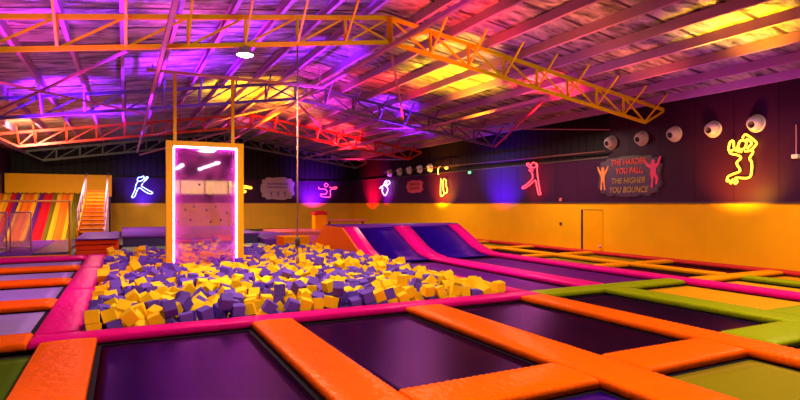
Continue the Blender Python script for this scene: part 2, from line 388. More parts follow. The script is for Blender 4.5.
def truss(Y, m, label, fly=True, wd=.07, zo=0.0, x_end=None):
    t = thing('roof_truss', label, 'roof truss', (5.2, Y, 0))
    top = lambda u: 5.665 - .15*abs(u) + zo
    bot = lambda u: 5.13 - .15*abs(u) + zo
    for s in (-1, 1):
        Lx = 8.9 if s > 0 else 9.6
        bm = bmesh.new(); bar(bm, (0, 0, top(0)), (s*Lx, 0, top(Lx)), wd, wd*1.15); link('top_chord', bm, m, t)
        bm = bmesh.new(); bar(bm, (0, 0, bot(0)), (s*(Lx-.75), 0, bot(Lx-.75)), wd, wd*1.15)
        bar(bm, (s*(Lx-.75), 0, bot(Lx-.75)), (s*Lx, 0, top(Lx)-.05), wd*.8, wd*.8); link('bottom_chord', bm, m, t)
        for i in range(0, 9 if s > 0 else 10):
            u = i*1.035
            if i or s > 0:
                bm = bmesh.new(); ww = wd*(1.5 if i == 0 else .75)
                if u < Lx-.7: bar(bm, (s*u, 0, bot(u)), (s*u, 0, top(u)), ww, ww); link('vertical_strut', bm, m, t)
            if i < (8 if s > 0 else 9):
                v = (i+1)*1.035
                bm = bmesh.new(); bar(bm, (s*u, .01, top(u)), (s*min(v, Lx-.75), .01, bot(min(v, Lx-.75))), wd*.55, wd*.55); link('diagonal_strut', bm, m, t)
                if i == 0:
                    bm = bmesh.new(); bar(bm, (0, -.02, bot(0)), (s*v, -.02, top(v)), wd*.5, wd*.5); link('diagonal_strut', bm, m, t)
            if fly and 0 < i < 10:
                bm = bmesh.new(); u2 = min(u, Lx-.8)
                bar(bm, (s*u2, 0, bot(u2)), (s*u2, -.75, top(u2)+.16), wd*.6, wd*.4); link('fly_brace', bm, m, t)
    return t
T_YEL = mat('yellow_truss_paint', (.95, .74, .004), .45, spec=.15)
T_VIO = mat('violet_truss_steel', (.16, .10, .36), .45)  # trusses farther back each get their own colour
T_RED = mat('red_truss_steel', (.65, .035, .02), .45)
T_GRN = mat('grey_green_truss_steel', (.10, .12, .12), .5)
truss(10.8, T_YEL, 'yellow painted roof truss nearest the camera with a lamp and rope hanging from it')
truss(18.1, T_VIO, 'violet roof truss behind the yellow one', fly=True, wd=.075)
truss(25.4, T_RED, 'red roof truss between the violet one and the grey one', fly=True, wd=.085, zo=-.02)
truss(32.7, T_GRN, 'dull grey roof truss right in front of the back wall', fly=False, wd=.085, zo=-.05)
truss(3.5, T_YEL, 'yellow painted roof truss over the near court', fly=True)
# longitudinal ties and rods
TIE = mat('pink_tie_paint', (.60, .20, .33), .45)
def rod(nm, a, b, m, wd, label, seg=4, cat='roof brace'):
    bm = bmesh.new(); bar(bm, a, b, wd, wd, seg); tag(link(nm, bm, m), label, cat)
rod('ridge_tie', (5.2, 3.6, 5.03), (5.2, 32.6, 5.03), TIE, .09, 'long pink ridge tie beam linking the truss centres')
rod('tie_beam', (.62, 3.6, 4.34), (.62, 32.6, 4.34), TIE, .07, 'long pink tie beam under the left slope catching violet light')
rod('tie_beam', (9.8, 10.9, 4.34), (9.8, 32.6, 4.34), TIE, .07, 'long pink tie beam under the right slope running to the back')
rod('brace_rod', (0.05, 10.9, 4.32), (-3.6, 18.0, 3.72), TIE, .045, 'thin brace rod falling left from yellow truss to violet truss')
rod('brace_rod', (-3.2, 10.9, 3.80), (.5, 18.0, 4.27), TIE, .045, 'thin brace rod crossing the other one on the left slope')
rod('brace_rod', (5.35, 11.0, 4.90), (9.3, 18.0, 4.38), TIE, .05, 'thin brace rod from yellow truss peak down to violet truss')
rod('brace_rod', (9.9, 11.0, 4.4), (13.4, 18.0, 3.88), mat('red_rod_paint', (.7, .03, .08), .45), .055, 'red brace rod falling to the right end of the violet truss')
rod('brace_rod', (5.0, 18.2, 4.95), (1.1, 25.3, 4.48), TIE, .05, 'thin brace rod from violet truss peak to the red truss')
rod('brace_rod', (5.3, 18.2, 5.0), (9.3, 25.3, 4.48), TIE, .05, 'thin brace rod on the right from violet truss peak to red truss')
rod('brace_rod', (4.9, 25.4, 5.06), (.75, 32.6, 4.2), TIE, .06, 'far brace rod on the left between red and grey trusses')
rod('brace_rod', (13.3, 25.6, 3.9), (9.9, 32.6, 4.3), mat('violet_rod_paint', (.3, .15, .7), .4), .07, 'violet brace rod near the far right corner of the roof')
rod('cable_conduit', (13.9, 12.6, 3.95), (8.0, 20.5, 4.62), TIE, .035, 'thin straight conduit running under the right slope', 6, 'conduit')
rod('wall_pipe', (14.05, 12.9, 3.3), (14.05, 30, 3.45), mat('dull_pipe', (.16, .05, .06), .5), .05, 'dull pipe along the black cladding over the right-hand wall', 6, 'pipe')

# ------------------------------------------------------------------ foam pit surround and courts
Yp0, Yp1 = 7.4, 7.9
RU = .0036
# front court rails (run toward the camera)
pad(ORANGE, -.87, -.29, .2, 7.49, 'wide orange pad strip starting at the near left corner of the foam pit', ruffle=RU)
pad(ORANGE, 1.53, 2.09, .2, 7.49, 'orange pad strip running from the foam pit edge, second from the pink walkway', ruffle=RU)
pad(ORANGE, 3.88, 4.50, .2, 7.49, 'orange pad strip running from the foam pit edge, third from the pink walkway', ruffle=RU)
pad(ORANGE, 6.12, 6.62, .2, 7.49, 'orange pad strip starting at the right corner of the foam pit', ruffle=RU)
pad(ORANGE, -.28, 1.52, 3.62, 4.22, 'orange cross pad between the first two long orange strips', ruffle=RU)
pad(ORANGE, 2.10, 3.87, 3.62, 4.22, 'orange cross pad with shiny front face at the bottom centre', ruffle=RU)
pad(ORANGE, 4.51, 6.11, 3.62, 4.22, 'orange cross pad in front of the olive mat', ruffle=RU)
pad(LIME, 6.63, 8.04, 3.62, 4.30, 'short lime cross pad touching the last orange strip', ruffle=RU)
pad(LIME, 8.05, 8.60, .2, 7.40, 'long lime pad strip beside the amber mats', ruffle=RU)
pad(LIME, 6.63, 10.36, 7.42, 7.86, 'lime cross pad where the pink runway rails end')
pad(LIME, 8.61, 10.36, 4.30, 4.85, 'lime cross pad between the long lime strip and the pink rail')
pad(PINK, -.99, 6.60, Yp0+.10, Yp1, 'long pink pad along the front edge of the foam pit')
for (a, b, l) in ((7.91, 11.7, 'nearest section of the pink walkway beside the foam pit'), (11.72, 15.6, 'middle section of the pink walkway beside the foam pit'), (15.62, 19.6, 'farthest section of the pink walkway by the orange steps')):
    pad(PINK, -.99, -.49, a, b, l)
pad(PINK, 6.215, 6.60, 7.91, 13.75, 'pink rail between the foam pit and the first runway lane')
pad(PINK, 7.98, 8.58, 7.88, 13.90, 'pink rail between the two runway lanes')
pad(PINK, 10.37, 10.86, 7.88, 14.15, 'pink rail between the far runway lane and the wall court')
pad(PINK, 10.37, 10.86, .2, 7.86, 'pink rail between the amber mats of the near court')
pad(PINK, 10.45, 10.86, 20.0, 22.2, 'pink rail running past the ramp side toward the back')
YS = [4.55, 7.55, 10.35, 13.25, 16.2, 19.1, 22.0]
nm = ['nearest', 'second nearest', 'third nearest', 'fourth nearest', 'third farthest', 'second farthest', 'farthest']
pad(AMBER, 12.04, 12.38, 7.8, 22.2, 'amber pad strip down the middle of the wall court')
pad(LIME, 12.04, 12.38, .2, 7.30, 'lime pad strip in the near part of the wall court')
pad(REDV, 13.80, 14.17, 1.0, 22.2, 'dark red pad strip along the foot of the yellow wall')
for i, y in enumerate(YS):
    if i == 1:
        pad(AMBER, 10.87, 13.79, y-.19, y+.19, 'wide amber cross pad spanning both columns of the wall court'); continue
    pad(AMBER, 10.87, 11.99, y-.15, y+.15, f'amber cross pad beside the pink rail, {nm[i]} one in the wall court')
    pad(AMBER, 12.43, 13.79, y-.15, y+.15, f'amber cross pad against the yellow wall, {nm[i]} one in the wall court')
# beds, near court
trampoline(BED, -.29, 1.53, 4.22, 7.46, 'black trampoline between the first two orange strips in front of the foam pit')
trampoline(BED, 2.09, 3.88, 4.22, 7.46, 'black trampoline with violet sheen in the centre in front of the foam pit')
trampoline(BED, 4.50, 6.12, 4.22, 7.46, 'black trampoline touching the right corner of the foam pit')
trampoline(BED, 6.62, 8.05, 4.30, 7.4, 'dark trampoline between the last orange strip and the lime strip')
trampoline(BED_AMBER, 8.60, 10.37, 4.85, 7.4, 'amber trampoline between the lime strip and the pink rail')
trampoline(BED_BLUE, 2.09, 3.88, .6, 3.62, 'navy trampoline at the bottom centre nearest the camera')
trampoline(BED_OLIVE, 4.50, 6.12, .6, 3.62, 'olive trampoline in the near right corner')
trampoline(BED_BLUE, 6.62, 8.05, .6, 3.62, 'navy trampoline on the viewer side of the short lime cross pad')
trampoline(BED_GREEN, -2.9, -.87, 4.0, 7.28, 'dark green trampoline left of the first orange strip')
# left court
pad(ORANGE, -4.3, -1.0, 7.5, 8.1, 'orange cross pad of the lilac mats, nearest to the camera')
for (y, l) in ((10.55, 'second'), (13.4, 'third'), (16.1, 'fourth')):
    pad(ORANGE, -4.3, -1.0, y-.36, y+.36, f'orange cross pad of the lilac mats, {l} one from the camera')
pad(PINK, -4.3, -1.0, 18.5, 19.5, 'magenta cross pad beyond the lilac mats, in front of the goal frame')
for (a, b, l) in ((8.12, 10.17, 'lilac trampoline nearest the camera beside the pink walkway'), (10.93, 13.02, 'second lilac trampoline from the camera beside the pink walkway'), (13.78, 15.72, 'third lilac trampoline from the camera beside the pink walkway'), (16.48, 18.48, 'farthest lilac trampoline in front of the magenta pad')):
    trampoline(BED_LAV, -4.2, -1.05, a, b, l)
# runway lanes
trampoline(BED_LANE, 6.62, 7.96, 7.92, 13.6, 'near runway lane, a long violet trampoline leading to the ramp')
trampoline(BED_LANE, 8.60, 10.36, 7.92, 13.8, 'far runway lane, a long violet trampoline leading to the ramp')
# wall court
cm = {0: (BED_AMBER, BED_AMBER), 1: (BED, BED), 2: (BED_OLIVE, BED_OLIVE), 3: (BED, BED), 4: (BED, BED_OLIVE), 5: (BED, BED)}
cn = {id(BED): 'dark purple', id(BED_OLIVE): 'olive', id(BED_AMBER): 'amber'}
for i in range(6):
    a, b = YS[i]+.16, YS[i+1]-.16
    mA, mB = cm[i]
    trampoline(mA, 10.88, 11.98, a+.03, b-.03, f'{cn[id(mA)]} trampoline beside the pink rail in the wall court, {nm[i]} row')
    trampoline(mB, 12.44, 13.78, a+.03, b-.03, f'{cn[id(mB)]} trampoline against the yellow wall, {nm[i]} row')

# ------------------------------------------------------------------ foam pit
PITM = mat('pit_lining', (.25, .02, .10), .6)
p = thing('foam_pit_box', 'sunken box lined in dark pink that holds the foam cubes', 'foam pit', (2.9, 13.7, FLOOR))
def P(nm_, a, b, c, d_, e, f):
    bm = bmesh.new(); bx(bm, a-2.9, b-2.9, c-13.7, d_-13.7, e-FLOOR, f-FLOOR); link(nm_, bm, PITM, p)
P('pit_floor', -.46, 6.1, 7.92, 19.5, FLOOR+.01, -.40)
P('pit_wall', -.90, -.47, 7.52, 19.55, FLOOR+.01, -.09); P('pit_wall', 6.21, 6.48, 7.95, 13.7, FLOOR+.01, -.09)
P('pit_wall', -.47, 6.05, 7.58, 7.91, FLOOR+.01, -.09); P('pit_wall', -.47, 6.10, 19.51, 19.8, FLOOR+.01, -.09)

# x, y, z in mm and three turns in degrees, six numbers to a cube
FOAM_NEAR = (
765,8009,6,-1,-100,0, 3460,8010,102,-173,75,7, 5540,8011,-10,-86,-3,90, 6053,8015,93,5,5,-90, 4100,8016,26,-113,-2,84, 64,8020,99,-37,-7,95,
2441,8020,67,-116,111,-27, 3251,8021,12,80,8,-180, 384,8023,28,-164,65,9, 2246,8023,63,156,11,-95, 4586,8023,124,-79,-102,80, 5748,8024,17,26,66,27,
3679,8026,107,-73,68,5, 1905,8028,70,-176,-56,-7, -102,8030,-27,-42,-66,130, 192,8035,-69,36,110,-58, 1458,8036,59,-74,98,-74, 1293,8038,197,-100,28,-95,
4808,8038,85,122,-111,-26, 558,8043,164,-106,43,79, 1010,8044,50,73,-106,38, 2863,8048,64,13,-5,116, 2992,8064,261,-144,4,-20, -370,8083,128,-79,78,-79,
5172,8096,68,-128,-72,24, 2638,8100,45,-94,-12,-76, 5365,8103,19,-69,-3,168, 3895,8109,97,43,-112,-59, 4306,8120,99,27,-175,65, 1231,8146,65,-29,173,29,
-170,8170,97,33,60,-60, 1648,8196,18,-51,-68,119, 4097,8210,115,108,-11,-96, 5796,8213,14,-112,-15,89, 6090,8213,16,21,71,111, 2354,8216,0,9,8,177,
825,8216,-39,-30,-3,-2, 3334,8217,-56,25,169,-7, 3525,8217,48,-109,-61,-76, 3728,8219,27,-23,108,-124, 133,8222,31,77,-128,3, -45,8226,-103,98,-56,-97,
1015,8233,-94,-77,-12,-4, 2100,8242,-25,54,28,74, 5558,8246,-42,16,43,4, 4673,8251,38,94,15,-68, -351,8259,59,177,-14,3, 614,8261,104,7,54,50,
4946,8262,41,6,60,-174, 1414,8282,88,-3,-172,7, 3925,8288,32,118,70,-65, 5159,8291,31,-79,111,-1, 5355,8301,22,-101,-11,-100, 385,8307,58,-19,-16,143,
2684,8313,-12,151,-30,14, 4356,8336,69,-93,-6,33, 2530,8346,92,-126,21,82, 1854,8347,34,10,-14,-117, 757,8367,155,-126,0,132, -138,8369,32,-106,31,-110,
1672,8378,6,43,109,110, 5885,8389,47,28,67,108, 2130,8390,-114,33,-152,74, 6087,8395,23,70,-19,-175, 4106,8403,71,-27,-75,-155, 938,8408,34,-57,-120,44,
5581,8420,2,81,-2,170, 2337,8428,43,162,-15,-8, -364,8428,-100,55,-177,4, 4940,8447,-93,131,23,-3, 2872,8449,18,126,1,-95, 183,8453,87,-86,72,-3,
1065,8458,-94,13,-60,-136, 4804,8461,44,69,114,-22, 5422,8470,130,-69,-37,70, 3381,8470,27,64,5,11, -17,8481,143,116,-40,67, 3907,8492,36,96,11,1,
4671,8492,-86,73,18,-68, 571,8514,60,-169,-10,82, 3631,8520,7,82,-164,-11, 2552,8527,-2,-152,38,-71, 1976,8536,76,5,-171,-91, -315,8555,24,5,-55,-95,
1746,8558,38,-166,78,-7, 5012,8570,10,-124,-37,69, 1544,8576,87,-80,101,-7, 1335,8582,40,102,-33,84, 4093,8591,144,11,152,94, 359,8597,111,43,-101,-24,
1133,8610,0,65,38,-116, 5639,8617,12,-2,-122,83, 2211,8621,212,5,-16,-108, 893,8622,-119,56,-36,45, 3031,8631,224,-101,-106,25, 5452,8649,47,-18,-132,102,
4433,8662,234,65,92,-69, 167,8665,34,-65,-15,0, 5239,8666,-65,-31,-57,-71, 2848,8675,23,100,-19,62, -87,8685,66,22,-75,-23, 3442,8687,-4,143,-25,5,
695,8700,-4,111,20,-105, 3830,8701,26,-14,53,77, 3647,8705,9,51,78,43, 4581,8706,32,-69,-1,-88, 2640,8724,79,-92,24,-79, 1973,8724,-53,-7,22,-98,
4879,8737,43,5,10,118, 1363,8738,-104,-35,169,54, 968,8741,29,31,-26,58, 1793,8746,62,-55,86,30, -346,8759,48,67,-5,90, 1557,8763,99,-10,105,-25,
2320,8770,89,111,69,10, 492,8772,73,2,-22,-23, 3252,8776,-116,77,-78,19, 4012,8778,34,11,-55,-104, 2177,8779,-95,83,-16,1, 288,8822,155,145,49,-20,
1274,8849,12,-72,34,-28, 2056,8866,89,21,33,116, 5065,8869,65,47,58,-115, 3049,8875,92,-38,-18,60, 4448,8885,98,68,172,0, 100,8886,18,72,168,-8,
2594,8888,195,99,-58,-71, -105,8890,10,66,-170,-1, 3471,8902,37,-32,104,-113, 801,8910,46,-2,-93,75, 3691,8911,25,-55,-12,-76, 4865,8926,-84,-8,111,16,
4229,8934,57,-179,10,-65, -281,8934,43,-175,12,1, 4059,8934,-104,101,-77,-44, 555,8937,99,72,5,-111, 1037,8942,37,-44,146,67, 4631,8942,-56,85,-30,86,
1679,8944,44,-13,-125,-2, 2414,8957,45,-46,73,138, 2233,8971,85,161,-1,-85, 1501,8973,-11,102,56,-8, 316,9007,21,16,-78,108, 2847,9007,101,95,-76,82,
3928,9023,44,-78,149,-8, 946,9053,-112,150,-42,-75, 3250,9064,60,16,-10,-6, 4692,9077,66,-100,38,-93, 3486,9086,80,-5,-13,88, 1912,9094,93,-94,53,68,
3062,9103,81,-92,-73,-94, 2652,9108,79,-96,11,-82, 1709,9116,121,31,-109,51, 4447,9121,38,-30,145,71, -150,9137,76,28,-160,76, -364,9138,81,12,65,-78,
1308,9143,14,32,155,-51, 1528,9145,92,5,-107,78, 4126,9148,53,44,-49,-120, 578,9149,31,142,3,-7, 169,9150,20,-84,6,39, 2458,9178,46,69,-83,20,
1067,9189,59,-15,-130,-4, 3726,9194,57,-37,-7,-9, 392,9200,120,37,136,-76, 3941,9208,-2,88,68,-12, 1912,9220,-78,-147,62,-61, -9,9231,-108,-60,-59,-26,
2254,9235,58,-100,17,16, 1174,9266,-101,-10,59,-7, 3321,9276,90,-104,-4,-104, 2841,9283,50,38,-54,-135, 4227,9294,-66,-20,-11,96, 967,9296,-98,-123,24,80,
831,9313,92,41,-116,-112, 2672,9353,-104,-8,119,-98, 1493,9354,103,39,123,-34, -265,9356,106,-148,-79,-22, -89,9360,84,-100,14,-82, 3151,9361,63,10,-76,-26,
125,9365,144,-163,54,19, 3571,9380,53,-95,-10,121, 1907,9382,70,-64,-81,100, 335,9383,19,-8,76,99, 1637,9383,-98,51,92,-30, 3968,9389,88,109,-8,-5,
2990,9391,162,-40,-24,164, 3781,9403,97,15,96,-77, 2223,9434,-2,-49,-3,-94, 2462,9434,-61,41,-6,-92, 1282,9443,32,-34,119,-35, 507,9450,48,-106,5,16,
1075,9459,54,-79,-138,-1, 3372,9467,76,-100,-83,72, 710,9469,59,11,165,19, 2664,9480,26,-50,-51,-137, 1755,9522,53,30,158,-76, -335,9554,44,116,5,10,
276,9554,64,-113,-22,110, 92,9564,15,20,73,34, 3529,9604,32,86,14,-120, -143,9608,30,147,-62,-59, 2248,9617,0,3,72,-174, 3190,9619,-69,-104,-143,20,
2460,9621,94,-35,-78,-46, 2836,9631,-59,-43,37,-123, 1405,9661,23,3,-42,-14, 654,9681,44,110,2,82, 2644,9692,65,2,152,110, 1890,9693,120,124,-55,52,
1256,9703,-65,45,20,58, 1653,9706,38,80,29,1, 2076,9714,52,-133,-69,21, 3356,9716,74,-55,-82,-38, 952,9727,146,-43,8,98, 439,9731,75,31,-60,151,
61,9792,-38,36,34,142, -364,9794,17,6,-133,90, 1163,9802,45,-42,27,66, 2369,9813,102,13,-110,-4, -176,9824,25,-125,62,58, 3059,9833,81,-87,128,3,
2714,9853,-119,158,-24,81, 2921,9867,-34,70,33,-30, 209,9876,-91,7,-60,22, 2592,9887,58,-30,28,-175, 650,9891,-52,146,-47,-71, 1567,9893,84,92,-70,-1,
1933,9900,71,-74,3,91, 2171,9902,76,99,16,144, 983,9910,-17,83,-134,0, 1770,9912,135,98,-164,1, -75,9945,-113,12,-136,75, 399,9986,116,-2,166,-78,
2768,9994,96,-82,170,17, 1271,10009,117,37,29,-110, 768,10025,69,-75,123,18, 2333,10029,30,32,-155,-62, -184,10046,66,69,66,66, 2523,10075,100,-37,47,77,
2004,10084,95,-159,1,95, -371,10100,98,1,-7,-90, 2194,10101,-74,-91,129,-7, 1689,10101,89,95,-6,20, 186,10101,125,-76,-13,166, 1562,10103,-110,118,-58,-32,
969,10111,38,-57,-40,-41, 1425,10120,49,-98,-141,19, -129,10162,-94,-107,-98,12, 400,10171,83,-91,7,102, 1191,10206,26,-24,-46,-160, 2346,10216,101,72,64,98,
572,10228,72,99,76,-73, 786,10229,16,-3,113,70, 1873,10269,27,76,170,2, 2061,10273,49,-168,68,14, 1663,10309,108,-48,-75,-140, 1469,10321,99,84,-2,175,
-85,10341,-101,-98,161,-5, -339,10354,42,-17,-85,-74, 346,10357,81,0,-7,102, 82,10393,48,-5,163,-86, 965,10395,32,-100,-15,72, 1304,10404,-11,-28,-128,25,
554,10424,41,18,-96,80, 746,10441,11,-104,23,96, -122,10481,50,-110,-44,104, 1657,10493,121,100,-8,-2, 1860,10506,66,-12,-22,1, 1484,10510,107,169,81,-13,
343,10533,102,-179,7,-78, 1277,10555,115,28,106,-56, 1038,10563,82,-14,169,-10, 549,10604,59,5,-3,12, 113,10611,55,95,-8,104, -129,10614,166,9,-135,91,
-360,10655,14,-106,0,-3, 744,10662,55,41,62,-42, 274,10720,159,32,-127,73, 1465,10728,103,-75,-75,-42, 1070,10758,91,-26,-78,-73, 520,10775,79,-46,98,-124,
1275,10779,124,24,80,92, 53,10796,9,-17,-38,26, -174,10811,68,-12,-98,101, 760,10847,23,-52,15,87, 263,10878,51,-17,-53,-107, -361,10893,61,-81,-19,-90,
503,10956,28,4,-25,11, -47,10985,86,30,-2,45, 831,11014,-110,4,0,-101, 689,11036,41,148,10,95, -371,11052,-69,-73,85,-73, 144,11071,22,-34,116,-82,
322,11124,46,16,28,-44, -228,11129,79,23,49,-175, -54,11316,69,15,81,-53, -282,11319,42,30,107,26, -89,11450,-117,87,-3,177, -276,11537,43,43,74,-136,)
